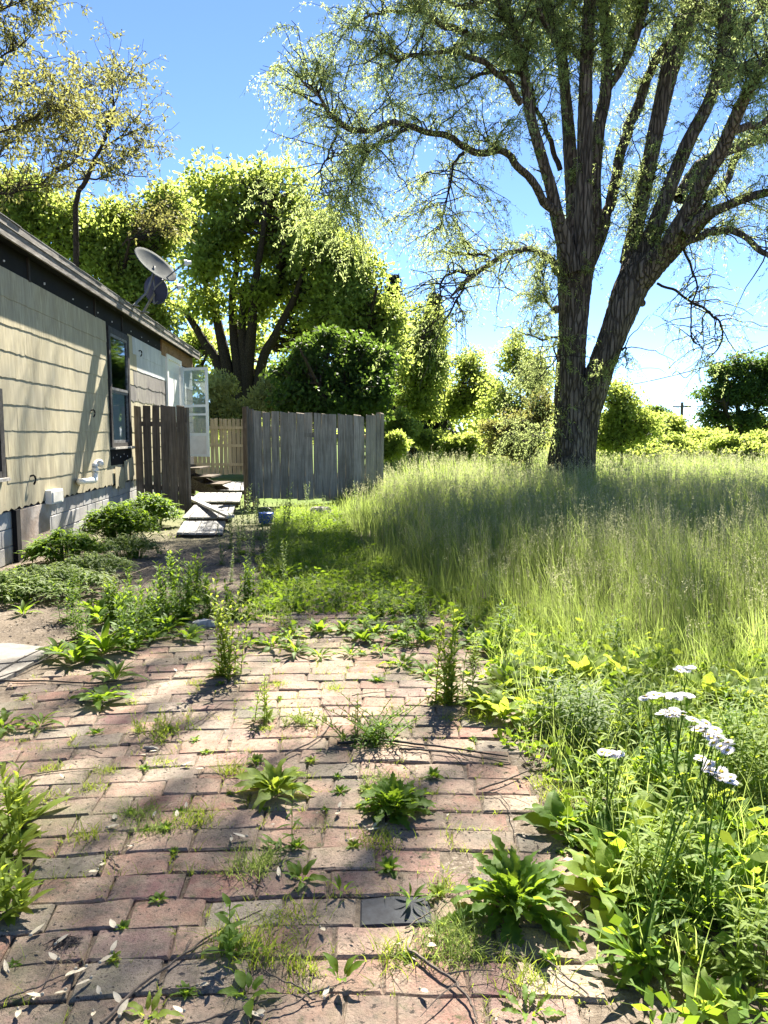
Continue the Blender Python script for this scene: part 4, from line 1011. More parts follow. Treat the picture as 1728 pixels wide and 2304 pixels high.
# ------------------------------------------------------------------ background trees built from clumps
def clump_tree(name, label, cat, Y, basepx, blobs, nleaf, ls, m_, stems=None, nclump=60, cr=(.5, 1.0), group=None, asp=.6, shell=.55, trunkr=.2, droop=.3, rng=None, bark=None, flat=.75, stemtop=.5, branches=True, part='crown', mix=None):
    """blobs: (px, py, rx px, ry px, dY, weight)"""
    rng = rng or np.random.default_rng(abs(int(basepx[0]*7+Y*13)) % 9999)
    p0 = at(basepx[0], basepx[1], Y); p0[2] = 0
    t = thing(name, label, cat, tuple(p0), group)
    cl = []; 
    wsum = sum(q[5] if len(q) > 5 else q[2]*q[3] for q in blobs)
    for q in blobs:
        c = at(q[0], q[1], Y+q[4]); rx = q[2]*(Y+q[4])/FPX; rz = q[3]*(Y+q[4])/FPX; ry = max(rx, rz)*.8 if rx < 3.5 else rx*.8
        k = max(3, int(nclump*((q[5] if len(q) > 5 else q[2]*q[3])/wsum)))
        d = unit(rng.normal(size=(k, 3))); rad_ = rng.uniform(shell, 1., k)[:, None]
        cl.append(np.concatenate([c+d*rad_*[rx, ry, rz], np.full((k, 1), min(rx, rz))], 1))
    cl = np.concatenate(cl); cl = cl[cl[:, 2] > .25]
    n = len(cl); per = nleaf//n
    cr_ = rng.uniform(*cr, n); k = np.repeat(np.arange(n), per); m = len(k)
    d = unit(rng.normal(size=(m, 3))); rr = rng.random(m)[:, None]**.6
    P = cl[k, :3]+d*rr*cr_[k][:, None]*[1, 1, flat]
    P[:, 2] = np.maximum(P[:, 2], .05)
    D = unit(d*.6+rng.normal(size=(m, 3))*.6-[0, 0, droop])
    tint = np.clip(rng.random(m)*.55+rng.random(n)[k]*.45, 0, 1)
    lb = Buf(); leaves(lb, P, D, rng.uniform(.7, 1.3, m)*ls, rng.uniform(.7, 1.3, m)*ls*asp, tint)
    obj(part, lb, m_, t)
    bb = Buf()
    if stems is None: stems = [[(basepx[0], basepx[1]), (basepx[0], basepx[1]-50), (blobs[0][0], blobs[0][1])]]
    SP = []
    for i, s in enumerate(stems):
        pts = np.array([at(x, y, Y+rng.normal()*.0) for (x, y) in s]); pts[0, 2] = min(pts[0, 2], -.05) if s[0][1] > 940 else pts[0, 2]
        pts[1:, 1] += np.linspace(0, 1, len(pts)-1)*rng.normal()*1.2
        if i == 0 or s[0][1] > 850: pts[0, 2] = -.05
        r0 = trunkr*(1 if len(stems) == 1 else rng.uniform(.6, 1)); q = spline(np.c_[pts, np.linspace(r0, r0*.25, len(pts))], 26)
        tubes(bb, q[:, :3], q[:, 3], 8); SP.append(q)
    obj('trunk', bb, bark or M_BRANCH, t, smooth=True)
    if branches:
        SQ = np.concatenate([q[8:] for q in SP]); br = Buf(); Cs = []; Rs = []
        for i in range(n):
            c = cl[i, :3]; w_ = np.linalg.norm(SQ[:, :3]-c, axis=1)+2.0*np.maximum(0, SQ[:, 2]-c[2]+.3)
            a = SQ[int(np.argmin(w_))]; mid = (a[:3]+c)/2+[0, 0, -.12*np.linalg.norm(c-a[:3])]
            q = spline(np.array([a[:3], mid, c]), 7)+np.cumsum(rng.normal(size=(7, 3))*.03, 0); Cs.append(q); Rs.append(np.linspace(min(.07, a[3]*.7), .008, 7))
            q0 = q[4]
            for _ in range(2):
                e = c+rng.normal(size=3)*cr_[i]*.6; Cs.append(spline(np.array([q0, (q0+e)/2+rng.normal(size=3)*.1, e]), 7)); Rs.append(np.linspace(.02, .005, 7))
        tubes(br, np.array(Cs), np.array(Rs), 3, cap=False); obj('branches', br, bark or M_BRANCH, t)
    return t
zl = lambda x, y: (x/2.37, y/2.37)
z2 = lambda x, y: (240+x/2.5136, 500+y/2.5136)
S2 = lambda rows: [z2(x, y) for (x, y) in rows]
# large multi-stemmed maple behind the yard
clump_tree('maple_tree', 'broad multi-stemmed green maple behind the house and the grey fence', 'tree', 33, z2(770, 960),
  [(480, 430, 80, 70, 0), (560, 420, 85, 70, 0), (640, 455, 75, 75, 1), (520, 520, 125, 90, 0), (640, 560, 105, 95, 0), (470, 600, 70, 75, -.5), (585, 660, 115, 75, 0), (700, 540, 85, 85, 1), (450, 690, 50, 55, 0), (690, 650, 70, 70, 1), (450, 770, 50, 60, 1), (680, 760, 70, 70, 1), (570, 770, 110, 60, 3, 4000), (560, 850, 120, 45, 4, 5000), (430, 840, 40, 50, 1, 2000)],
  34000, .22, M_MAPLE, nclump=330, cr=(.5, 1.25), trunkr=.30, shell=.1,
  stems=[S2([(770, 980), (745, 850), (715, 640), (700, 400), (720, 200), (690, -60)]), S2([(760, 960), (640, 840), (540, 660), (450, 520), (360, 450), (300, 380)]),
         S2([(780, 960), (800, 850), (830, 600), (850, 400), (900, 150), (930, -100)]), S2([(790, 960), (870, 830), (960, 650), (1060, 480), (1110, 380), (1180, 200)]),
         S2([(765, 960), (680, 830), (640, 640), (600, 480), (540, 300), (500, 50)]), S2([(785, 970), (785, 860), (770, 640), (770, 480), (800, 300)]), S2([(980, 420), (975, 330), (1010, 200), (1120, 100)])])
clump_tree('maple_tree', 'tall yellow-green maple right of the big multi-stemmed maple', 'tree', 31, (790, 960),
  [(735, 560, 75, 70, 0), (790, 640, 80, 85, 0), (810, 730, 85, 90, 0), (850, 800, 60, 75, -.5), (740, 690, 70, 70, 1), (870, 720, 50, 70, 0), (800, 850, 70, 55, 0)],
  30000, .20, M_LIME, nclump=260, cr=(.45, 1.1), trunkr=.22, shell=.1, stems=[[(790, 960), (785, 850), (770, 740), (745, 600)], [(790, 960), (815, 850), (830, 740), (850, 660)]])
clump_tree('mulberry_tree', 'dense dark green bushy tree just behind the grey fence', 'tree', 24, (745, 990),
  [(690, 800, 34, 40, 0), (740, 765, 28, 26, .5), (700, 870, 65, 38, 0), (790, 835, 55, 34, .5), (835, 885, 50, 42, 0), (660, 900, 50, 30, 0), (760, 915, 110, 30, 0), (850, 820, 30, 40, 1), (645, 840, 22, 26, .3), (805, 780, 30, 26, 1)],
  23000, .16, M_DARK, nclump=150, cr=(.22, .75), trunkr=.12, shell=.15)
clump_tree('shrub', 'pale gold-green shrub behind the tan fence beside the storm door', 'shrub', 29.5, (520, 985), [(500, 880, 42, 40, 0), (530, 930, 55, 35, 0), (475, 930, 40, 40, 0)], 12000, .13, M_SUNGOLD, nclump=80, cr=(.25, .5), trunkr=.05, shell=.2, droop=-.5)
clump_tree('shrub', 'pale gold-green shrub behind the tan fence, nearer the grey fence', 'shrub', 29, (625, 985), [(625, 880, 45, 40, 0), (640, 920, 50, 30, 0), (600, 915, 40, 35, 0)], 13000, .13, M_SUNGOLD, nclump=80, cr=(.25, .5), trunkr=.05, shell=.2, droop=-.5)
# spruces
def spruce(label, px, top, bot, Y, w_):
    b0 = at(px, 978, Y); t = thing('spruce_tree', label, 'tree', (b0[0], Y, 0), None); rg_ = np.random.default_rng(int(px))
    zt_ = at(px, top, Y)[2]; zb_ = .8; wr = w_*Y/FPX
    b = Buf(); tubes(b, np.array([[b0[0], Y, -.05], [b0[0], Y, zt_*.5], [b0[0], Y, zt_]]), np.array([.22, .13, .02]), 8); obj('trunk', b, M_BRANCH, t, smooth=True)
    n = 260; z = rg_.uniform(zb_, zt_, n); f = 1-(z-zb_)/(zt_-zb_); az = rg_.random(n)*6.283; L = wr*(f**.8+.08)*rg_.uniform(.6, 1.1, n)
    K = 7; tt = np.linspace(0, 1, K); C = np.zeros((n, K, 3)); C[..., 0] = b0[0]+np.cos(az)[:, None]*L[:, None]*tt; C[..., 1] = Y+np.sin(az)[:, None]*L[:, None]*tt
    C[..., 2] = z[:, None]+L[:, None]*(-.45*tt**1.3+.12*tt**4)
    br = Buf(); tubes(br, C, np.broadcast_to(np.linspace(.03, .006, K), (n, K)), 3, cap=False); obj('branches', br, M_BRANCH, t)
    m = 70; k = np.repeat(np.arange(n), m); f_ = rg_.uniform(.1, 1, n*m)*(K-1); a = np.minimum(f_.astype(int), K-2); g = (f_-a)[:, None]
    P = C[k, a]*(1-g)+C[k, a+1]*g+rg_.normal(size=(n*m, 3))*[.12, .12, .06]; D = rg_.normal(size=(n*m, 3))*.5-[0, 0, .9]
    lb = Buf(); leaves(lb, P, D, .24, .07); obj('crown', lb, M_SPRUCE, t); return t
spruce('dark spruce behind the right end of the grey fence', 885, 620, 980, 38, 75)
spruce('dark spruce between the pale trees, a little right of the grey fence', 975, 650, 985, 42, 62)
clump_tree('elm_tree', 'tall pale yellow-green tree in front of the spruces', 'tree', 34, (925, 1000), [(960, 740, 50, 60, 0), (930, 810, 55, 60, 0), (975, 830, 45, 60, 0), (940, 900, 60, 50, 0)], 18000, .15, M_LIME, nclump=120, cr=(.4, 1.0), trunkr=.13, shell=.1, stems=[[(925, 1000), (932, 900), (940, 800), (955, 720)]])
clump_tree('young_tree', 'young bright green tree with thin trunk left of the willow', 'tree', 36, (1000, 1000), [(1060, 830, 38, 50, 0), (1035, 900, 50, 50, 0), (1085, 880, 50, 50, 0)], 11000, .14, M_MAPLE, nclump=100, cr=(.35, .8), trunkr=.07, shell=.1, stems=[[(985, 1010), (1010, 930), (1040, 860), (1062, 790)], [(990, 1010), (1000, 900), (1010, 800)]])
clump_tree('young_tree', 'airy yellow-green tree half hidden behind the willow trunk', 'tree', 30, (1180, 1010), [(1160, 800, 50, 55, 0), (1205, 850, 50, 80, 0), (1130, 900, 60, 60, 0), (1190, 940, 60, 45, 0)], 12000, .12, M_LIME, nclump=130, cr=(.3, .8), trunkr=.06, shell=.1, stems=[[(1188, 1010), (1187, 900), (1187, 760)], [(1185, 1000), (1165, 860), (1140, 820)], [(1188, 960), (1215, 840), (1235, 800)]])
clump_tree('shrub', 'twiggy yellowish thicket at the left foot of the willow', 'shrub', 23, (1190, 1045), [(1180, 960, 65, 45, 0), (1130, 970, 55, 40, 0), (1215, 920, 35, 60, 0), (1150, 1010, 60, 30, 0)], 11000, .09, M_BROWN, nclump=130, cr=(.15, .4), trunkr=.03, shell=.1)
clump_tree('shrub', 'rounded yellow-green bush right behind the willow trunk', 'shrub', 27, (1400, 1035), [(1400, 930, 50, 55, 0), (1370, 985, 45, 40, 0), (1440, 960, 35, 40, 0), (1385, 880, 30, 30, 0)], 11000, .12, M_LIME, nclump=90, cr=(.3, .75), trunkr=.05, shell=.2)
clump_tree('maple_tree', 'rounded dark-limbed maple at the right edge of the picture', 'tree', 48, (1668, 1010), [(1630, 840, 30, 28, 0), (1670, 815, 34, 26, 0), (1715, 822, 40, 30, 0), (1610, 890, 42, 30, 0), (1660, 880, 46, 34, 0), (1720, 885, 60, 40, 0), (1590, 935, 34, 22, 0), (1640, 940, 40, 22, 0), (1710, 945, 60, 24, 0), (1770, 850, 50, 60, 0)], 20000, .21, M_DARK, nclump=170, cr=(.35, .95), trunkr=.24, shell=.4,
  stems=[[(1668, 1010), (1665, 940), (1650, 870), (1630, 820)], [(1668, 1010), (1700, 930), (1730, 860)], [(1668, 1005), (1640, 950), (1600, 900)]])
for (px, py, r_, Y, lab) in ((1505, 960, 30, 52, 'small green tree by the utility pole'), (1470, 930, 22, 60, 'small dark distant tree left of the utility pole')):
    clump_tree('small_tree', lab, 'tree', Y, (px, 1000), [(px, py, r_*1.4, r_, 0), (px+12, py+18, r_*1.5, r_*.8, 0)], 5000, .22, M_MAPLE if px > 1480 else M_DARK, nclump=40, cr=(.4, .8), trunkr=.08, shell=.2)
# shrub row behind the meadow on the right
rg = np.random.default_rng(5)
for i, (px, py, r_) in enumerate(((1440, 1010, 45), (1510, 1003, 55), (1585, 995, 52), (1650, 1005, 50), (1715, 998, 58), (1330, 1015, 45), (1790, 1000, 60))):
    clump_tree('shrub', ['yellow-green shrub just right of the willow bush', 'wide yellow-green shrub under the utility pole', 'yellow-green shrub in front of the dark-limbed maple, left of its trunk', 'yellow-green shrub under the dark-limbed maple', 'yellow-green shrub at the right edge behind the meadow', 'low yellow-green shrub right of the willow foot', 'yellow-green shrub cut off by the right edge'][i], 'shrub', 34+i % 3*2, (px, 1040), [(px, py, r_, 24, 0), (px+15, py+18, r_, 20, -1)], 8000, .15, M_LIME, nclump=55, cr=(.25, .55), trunkr=.03, shell=.2, group='yellow-green shrubs behind the meadow')
for i, (px, py, r_, Y) in enumerate(((900, 960, 38, 30), (880, 1000, 40, 26), (965, 990, 45, 33), (1040, 1005, 48, 30), (1090, 1000, 45, 33))):
    clump_tree('shrub', ['sapling with bright leaves in tiers right of the fence end', 'low bright shrub beside the fence end', 'low bright shrub under the pale elm', 'low bright shrub in front of the young trees', 'low bright shrub before the grey-roofed shed'][i], 'shrub', Y, (px, 1040), [(px, py, r_, 38 if i == 0 else 24, 0)], 6000, .14, M_LIME, nclump=50, cr=(.2, .45), trunkr=.03, shell=.2, group='bright shrubs left of the willow')
# distant tree line
b = Buf(); rg = np.random.default_rng(9); n = 22000
X = rg.uniform(-100, 120, n); hh = 5.0+2.2*vnoise(np.stack([X, X*0], -1), .07, 1)+1.2*vnoise(np.stack([X, X*0], -1), .35, 2); hh *= np.where((X > 28) & (X < 60), .62, 1)
P = np.stack([X, 118+rg.normal(size=n)*5, rg.random(n)**.8*np.maximum(hh, 1.5)], -1)
leaves(b, P, rg.normal(size=(n, 3)), 1.0, .75); tag(obj('distant_trees', b, M_MAPLE), 'far wooded edge beyond the meadow', 'trees', kind='stuff')

# ------------------------------------------------------------------ thin-leaved walnut trees over the house roof
def walnut(label, Y, rows, n2, n3, nl, wd=1.0, ll=.13):
    L = []
    for s in rows:
        L.append(np.array([[*at(*zl(x, y), Y+dy), w_/2.37*Y/FPX/2*wd] for (x, y, w_, dy) in s]))
    root = L[0][0].copy(); root[2] = 0
    t = thing('walnut_tree', label, 'tree', tuple(root[:3]))
    L[0] = np.vstack([[root[0]-.2, root[1], -.05, L[0][0][3]*1.4], L[0]])
    b = Buf()
    for i, q in enumerate(L):
        q = spline(q, 46); q[:, :3] += .05*np.stack([vnoise(q[:, :3], 1.2, i+k) for k in range(3)], -1); tubes(b, q[:, :3], q[:, 3], 7)
    obj('trunk', b, M_BRANCH, t, smooth=True)
    tw, lf_ = grow(L[1:]+[L[0][1:]], n2, (.5, 1.3), n3, (.2, .5), nl, ll, .045, up2=.5, dr2=.05, dr3=.25, r2=.02, inner=.2, rng=np.random.default_rng(int(Y)), spread=.015, wig=.16)
    obj('twigs', tw, M_BRANCH, t); obj('crown', lf_, M_BROWN, t); return t
walnut('thin-leaved walnut with bare dark branches rising behind the house roof', 24,
 [[(400, 1300, 30, 0), (415, 1060, 26, 0), (445, 990, 24, 0), (475, 930, 22, 0), (510, 850, 18, 0), (555, 770, 15, 0), (585, 690, 12, 0), (605, 590, 9, 0), (595, 480, 7, 0), (605, 350, 4, 0), (612, 275, 3, 0)],
  [(555, 775, 10, 0), (620, 740, 8, .4), (670, 690, 7, .6), (730, 635, 5, .8)], [(460, 960, 10, 0), (520, 960, 9, -.3), (570, 935, 8, -.5), (610, 890, 6, -.6), (680, 930, 5, -.8), (780, 945, 3, -1)],
  [(460, 960, 8, 0), (410, 955, 7, .4), (370, 990, 4, .6)], [(590, 680, 7, 0), (540, 600, 5, .3), (490, 500, 4, .5), (470, 400, 3, .6)],
  [(600, 560, 6, 0), (650, 480, 4, -.4), (690, 400, 3, -.6)], [(620, 740, 6, .4), (720, 700, 5, .6), (800, 660, 3, .8)], [(680, 690, 5, .5), (730, 760, 4, .7), (800, 790, 3, .9)],
  [(650, 1310, 10, -.5), (700, 1260, 8, -.5), (760, 1210, 6, -.5), (850, 1120, 4, -.5)], [(700, 1250, 6, -.5), (800, 1240, 5, -.6), (940, 1230, 3, -.7)], [(500, 870, 8, 0), (560, 860, 6, .4), (650, 830, 4, .6), (740, 800, 3, .7)]], 190, 1000, 6)
walnut('bigger walnut leaning in from the left edge with bronze young leaves', 19,
 [[(-260, 1200, 60, 0), (-200, 900, 50, 0), (-160, 640, 42, 0), (-120, 400, 30, 0), (-80, 150, 20, 0), (-60, -60, 12, 0)],
  [(-150, 700, 26, 0), (0, 688, 11, -.5), (110, 660, 9, -.8), (220, 605, 7, -1), (300, 560, 5, -1.2), (380, 590, 3, -1.4)],
  [(-130, 420, 24, 0), (0, 300, 10, .4), (80, 260, 8, .6), (150, 200, 5, .8), (200, 120, 3, 1)],
  [(-150, 600, 20, 0), (0, 530, 9, .2), (100, 470, 7, .3), (220, 430, 5, .4), (330, 440, 3, .5)],
  [(-180, 900, 20, 0), (-20, 850, 9, 0), (30, 780, 7, 0), (100, 740, 4, 0)], [(215, 985, 12, .3), (280, 920, 11, .3), (350, 880, 9, .3), (400, 830, 7, .3), (440, 700, 5, .3), (420, 560, 3, .3)],
  [(-120, 200, 14, 0), (0, 60, 8, .2), (80, 20, 5, .3), (150, -20, 4, .4)], [(-180, 1000, 16, 0), (40, 1030, 12, .2), (120, 990, 9, .3), (215, 985, 8, .3)], [(300, 900, 6, .3), (330, 780, 4, .3), (340, 680, 3, .3)]], 260, 1500, 6)
clump_tree('maple_tree', 'leafy yellow-green maple close behind the house roof, left of the satellite dishes', 'tree', 26, (200, 900),
  [(60, 470, 75, 60, 0), (150, 520, 75, 70, 0), (230, 570, 75, 75, 0), (300, 640, 70, 75, 0), (350, 700, 50, 60, 0), (10, 440, 50, 60, 0), (250, 500, 70, 50, 1), (370, 470, 50, 60, 1), (345, 540, 60, 60, 1)],
  38000, .16, M_LIME, nclump=280, cr=(.4, .9), trunkr=.2, shell=.15, stems=[[(150, 950), (170, 700), (180, 560), (150, 440)], [(200, 950), (260, 700), (320, 560)]])

# ------------------------------------------------------------------ far houses, pole, wires
def far_house(label, px0, px1, pyt, pye, Y, mw, mr):
    a = at(px0, 978, Y); c = at(px1, 978, Y); zt_ = at(px0, pyt, Y)[2]; ze = at(px0, pye, Y)[2]; dp = 7.
    h = thing('far_house', label, 'house', ((a[0]+c[0])/2, Y, 0)); b = Buf(); b.box([(a[0]+c[0])/2, Y+dp/2, ze/2], c[0]-a[0], dp, ze); obj('wall', b, mw, h)
    b = Buf(); x0, x1 = a[0]-.4, c[0]+.4
    V = [[x0, Y-.4, ze-.05], [x1, Y-.4, ze-.05], [x1, Y+dp/2, zt_], [x0, Y+dp/2, zt_], [x1, Y+dp+.4, ze-.05], [x0, Y+dp+.4, ze-.05]]
    b.add(V, [[0, 1, 2, 3], [3, 2, 4, 5], [0, 3, 5, 5], [1, 4, 2, 2], [0, 5, 4, 1]], .5); obj('roof', b, mr, h)
    for k in range(2):
        b = Buf(); xx = a[0]+(c[0]-a[0])*(.3+.4*k); b.box([xx, Y-.03, ze*.55], .9, .06, 1.1); obj('window', b, M_DKFRAME, h)
M_RG = plain('pale_grey_roof', (.30, .30, .31), rough=.9)
far_house('far low house with a grey hipped roof right of the willow bush', 1425, 1500, 972, 990, 75, plain('far_beige_wall', (.5, .47, .42), var=.1), M_RG)
far_house('far long white building glimpsed left of the willow', 1075, 1150, 978, 988, 62, M_WHITE, plain('far_white_roof', (.6, .62, .64), var=.1))
far_house('far pale house glimpsed through the trees right of the grey fence', 930, 1010, 962, 980, 70, M_WHITE, M_RG)
pole = thing('utility_pole', 'thin distant utility pole with a crossarm above the right-hand shrubs', 'utility pole', (at(1534, 978, 70)[0], 70, 0))
b = Buf(); p = at(1535, 905, 70); tubes(b, np.array([[p[0], 70, -.1], [p[0], 70, p[2]]]), np.array([.16, .13]), 8); obj('post', b, M_GATE, pole)
b = Buf(); b.box([p[0], 70, p[2]-.4], 1.6, .1, .12); obj('crossarm', b, M_GATE, pole)
M_WIRE = plain('black_cable', (.02, .02, .02), rough=.6)
def wire(label, A, B, sag, r_, curl=None, cat='cable'):
    t = np.linspace(0, 1, 40)[:, None]; q = A*(1-t)+B*t; q[:, 2] -= (4*sag*t*(1-t))[:, 0]
    b = Buf(); tubes(b, q, np.full(40, r_), 5)
    if curl is not None:
        c = q[curl]; tt = np.linspace(0, 1, 20); cc = np.stack([c[0]+(tt-.5)*1.1, np.full(20, c[1]), c[2]-.10+.14*np.sin(tt*9)], -1); tubes(b, cc, np.full(20, r_*.8), 5)
    tag(obj('overhead_cable', b, M_WIRE, loc=(A[0], A[1], 0)), label, cat, 'overhead cables')
wire('thick overhead cable with a loose curl, sloping down behind the willow', at(1800, 748, 30), at(1400, 868, 38), .25, .022, 23)
wire('faint thin overhead cable high beside the willow trunk', at(1740, 668, 46), at(1440, 800, 46), .15, .011)
wire('low overhead cable reaching the distant utility pole', at(1534, 915, 70), at(1420, 935, 60), .1, .02)
wire('low overhead cable running right from the distant utility pole', at(1534, 912, 70), at(1800, 880, 60), .5, .02)
# ================================================================== MEADOW AND WEEDS
def Yb(X): return np.interp(X, [-2.2, -1.2, -.6, -.2, .77, 1.47, 2.1, 3.5], [22, 16.5, 10.8, 8.2, 5.6, 4.7, 4.1, 3.3])
def allowed(X, Y):
    left = np.interp(Y, [0, 8, 9, 12, 15, 17.5, 17.6, 60], [-9, -2.0, -1.9, -2.3, -2.6, -.05, -.05, -4])
    beh = (Y > 17.6) & (X < -.2)
    return (X > left) & ~beh & ((X-base[0])**2+(Y-WY)**2 > .75)
rg = np.random.default_rng(31)
def scatter(n, y0, y1, wide=.56, add=.6):
    u = rg.random(n); Y = np.sqrt(y0*y0+(y1*y1-y0*y0)*u); X = rg.uniform(-1, 1, n)*(wide*Y+add); return X, Y
def meadow(n, y0, y1, h, w_, K, name, wide=.56, seedfrac=.35, sl=.020, sn=7):
    X, Y = scatter(n, y0, y1, wide); clump = vnoise(np.stack([X, Y], -1), 2.2, 51)+.5*vnoise(np.stack([X, Y], -1), 7, 52)
    m = allowed(X, Y) & (Y > Yb(X)+.35*clump*.4) & (rg.random(n) < .8+.2*clump)
    X, Y, clump = X[m], Y[m], clump[m]; k = len(X)
    edge = np.clip((Y-Yb(X)-.5*vnoise(np.stack([X, Y], -1), 1.6, 58))/2.6, 0, 1)**.8; patch = vnoise(np.stack([X, Y], -1), .9, 57)
    H = h*(.30+.70*edge)*rg.uniform(.55, 1.08, k)*(1+.20*clump)*(1+.16*patch)*np.where(Y > 8, np.clip(.5+.5*(X+1.0)/2.4, .45, 1), 1)
    B = np.stack([X, Y, groundz(X, Y)], -1)
    # windblown tufts: neighbours lean alike
    az = 2.4+1.8*vnoise(np.stack([X, Y], -1), 1.4, 60)+rg.normal(size=k)*.8
    bf = Buf(); W = w_*rg.uniform(.6, 1.3, k); ln = np.clip(rg.gamma(2.2, .13, k), .03, 1.1)
    tips = blades(bf, B, H, W, ln, K, np.clip(.35+.22*patch+.35*rg.normal(size=k)*.6, 0, 1), az)
    o = obj(name, bf, M_GRASS); tag(o, {'meadow_grass': 'tall uncut meadow grass'}.get(name), 'grass', kind='stuff')
    # seed heads on the taller stalks
    sel = np.where((rg.random(k) < seedfrac) & (H > h*.55))[0]; k2 = len(sel)
    if k2:
        Bs = B[sel]+rg.normal(size=(k2, 3))*[.02, .02, 0]; Hs = H[sel]*rg.uniform(1.0, 1.28, k2)
        sb = Buf(); tp = blades(sb, Bs, Hs, np.full(k2, w_*.45), np.clip(rg.gamma(2, .06, k2), .02, .5), 3, None, az[sel])
        j = np.repeat(np.arange(k2), sn); f = rg.random(len(j)); P = tp[j]+np.stack([rg.normal(size=len(j))*.012*(1.3-f), rg.normal(size=len(j))*.012*(1.3-f), -f*.15*(Hs[j]/.8)], -1)
        D = rg.normal(size=(len(j), 3))*.6+[0, 0, .8]
        leaves(sb, P, D, sl*rg.uniform(.8, 1.6, len(j)), sl*.36, np.clip(rg.random(len(j)), 0, 1), tri=True)
        o = obj('grass_seed_heads', sb, M_SEED); tag(o, 'pale seed heads over the tall meadow grass', 'grass', kind='stuff')
meadow(46000, 3.4, 9.0, .62, .0065, 4, 'meadow_grass', seedfrac=.32, sl=.016, sn=14)
meadow(62000, 9.0, 18.0, .66, .010, 3, 'meadow_grass', seedfrac=.34, sl=.028, sn=9)
meadow(60000, 18.0, 46.0, .66, .024, 3, 'meadow_grass', seedfrac=.35, sl=.055, sn=6)
# sun-bleached brush at the far side of the meadow
X, Y = scatter(16000, 44, 110, .6); m = allowed(X, Y); B = np.stack([X, Y, X*0], -1)[m]
b = Buf(); blades(b, B, rg.uniform(.5, 1.1, len(B)), .09, .4, 3); tag(obj('far_grass', b, M_LIME), 'far bright grass at the end of the meadow', 'grass', kind='stuff')

# low ground cover: broad small leaves and short grass in the strip between paving and tall grass
def inpath(X, Y): return (X > -2.4) & (X < .60+.0*Y) & (Y < 6.0) & (Y > 1)
def cover(n, fn, hgt, L, W, mt, name, tint=None, region=(1.3, 15), lab='low weeds and clover covering the soil', flat=.5):
    X, Y = scatter(n, *region, wide=.55, add=.5); m = fn(X, Y); X, Y = X[m], Y[m]; k = len(X)
    cl = .5+.5*vnoise(np.stack([X, Y], -1), 4, 71); hh = np.broadcast_to(hgt, (1,))[0]*np.clip(cl, .15, 1.3)
    P = np.stack([X, Y, groundz(X, Y)+rg.random(k)**1.2*hh], -1); D = np.stack([rg.normal(size=k), rg.normal(size=k), flat*rg.random(k)+.05], -1)
    b = Buf(); sc = rg.uniform(.6, 1.4, k); leaves(b, P, D, L*sc, W*sc, np.clip(.5*cl+.5*rg.random(k), 0, 1), wide=.55)
    tag(obj(name, b, mt), lab, 'weeds', kind='stuff'); return X, Y
def strip(X, Y):   # the band that is neither paving, bare dirt nor meadow
    f = 1.0*vnoise(np.stack([X, Y], -1), 2.6, 81)
    dirt = (X < -1.15-.25*(Y-7.0)*0-.12*np.maximum(0, Y-7)) & (Y > 5.9)
    return (Y < Yb(X)+1.0) & (Y < 15.3) & allowed(X, Y) & ((X > .66+.10*f) | ((Y > 5.95+.45*f) & ~dirt & (X > -2.0)))
cover(230000, lambda X, Y: strip(X, Y) & (rg.random(len(X)) < .9), .15, .050, .024, M_WEED, 'ground_cover')
cover(26000, lambda X, Y: strip(X, Y) & (X > .75), .22, .065, .030, M_YWEED, 'ground_cover', lab='bright leafy undergrowth right of the brick path')
cover(6000, lambda X, Y: (X > -4.1) & (X < -1.9) & (Y > 6.4) & (Y < 12) & (X < -3.05-.0*Y+.35*vnoise(np.stack([X, Y], -1), 2, 5)) & (X > -4.15-.087*(Y-8.4)+.1), .16, .045, .018, M_WEED, 'ground_cover', lab='low weeds along the foot of the house wall')
# short grass of the strip
X, Y = scatter(120000, 2.0, 15, .55); m = strip(X, Y) & (rg.random(len(X)) < .85); B = np.stack([X, Y, groundz(X, Y)], -1)[m]
b = Buf(); blades(b, B, rg.uniform(.06, .24, len(B))*(.7+.3*vnoise(B[:, :2], 3, 9))*(1+.9*np.clip(B[:, 1]/9-.75, 0, 1)), .0055, rg.uniform(.1, .9, len(B)), 3); tag(obj('short_grass', b, M_GRASS), 'short grass between the brick path and the tall meadow', 'grass', kind='stuff')
X, Y = scatter(15000, 1.8, 5.6, .55); m = strip(X, Y) & (X > .7) & (rg.random(len(X)) < .8); B = np.stack([X, Y, groundz(X, Y)], -1)[m]
b = Buf(); blades(b, B, rg.uniform(.10, .36, len(B)), .0045, rg.uniform(.1, .8, len(B)), 4); tag(obj('short_grass', b, M_GRASS), 'loose grass blades among the weeds right of the brick path', 'grass', kind='stuff')
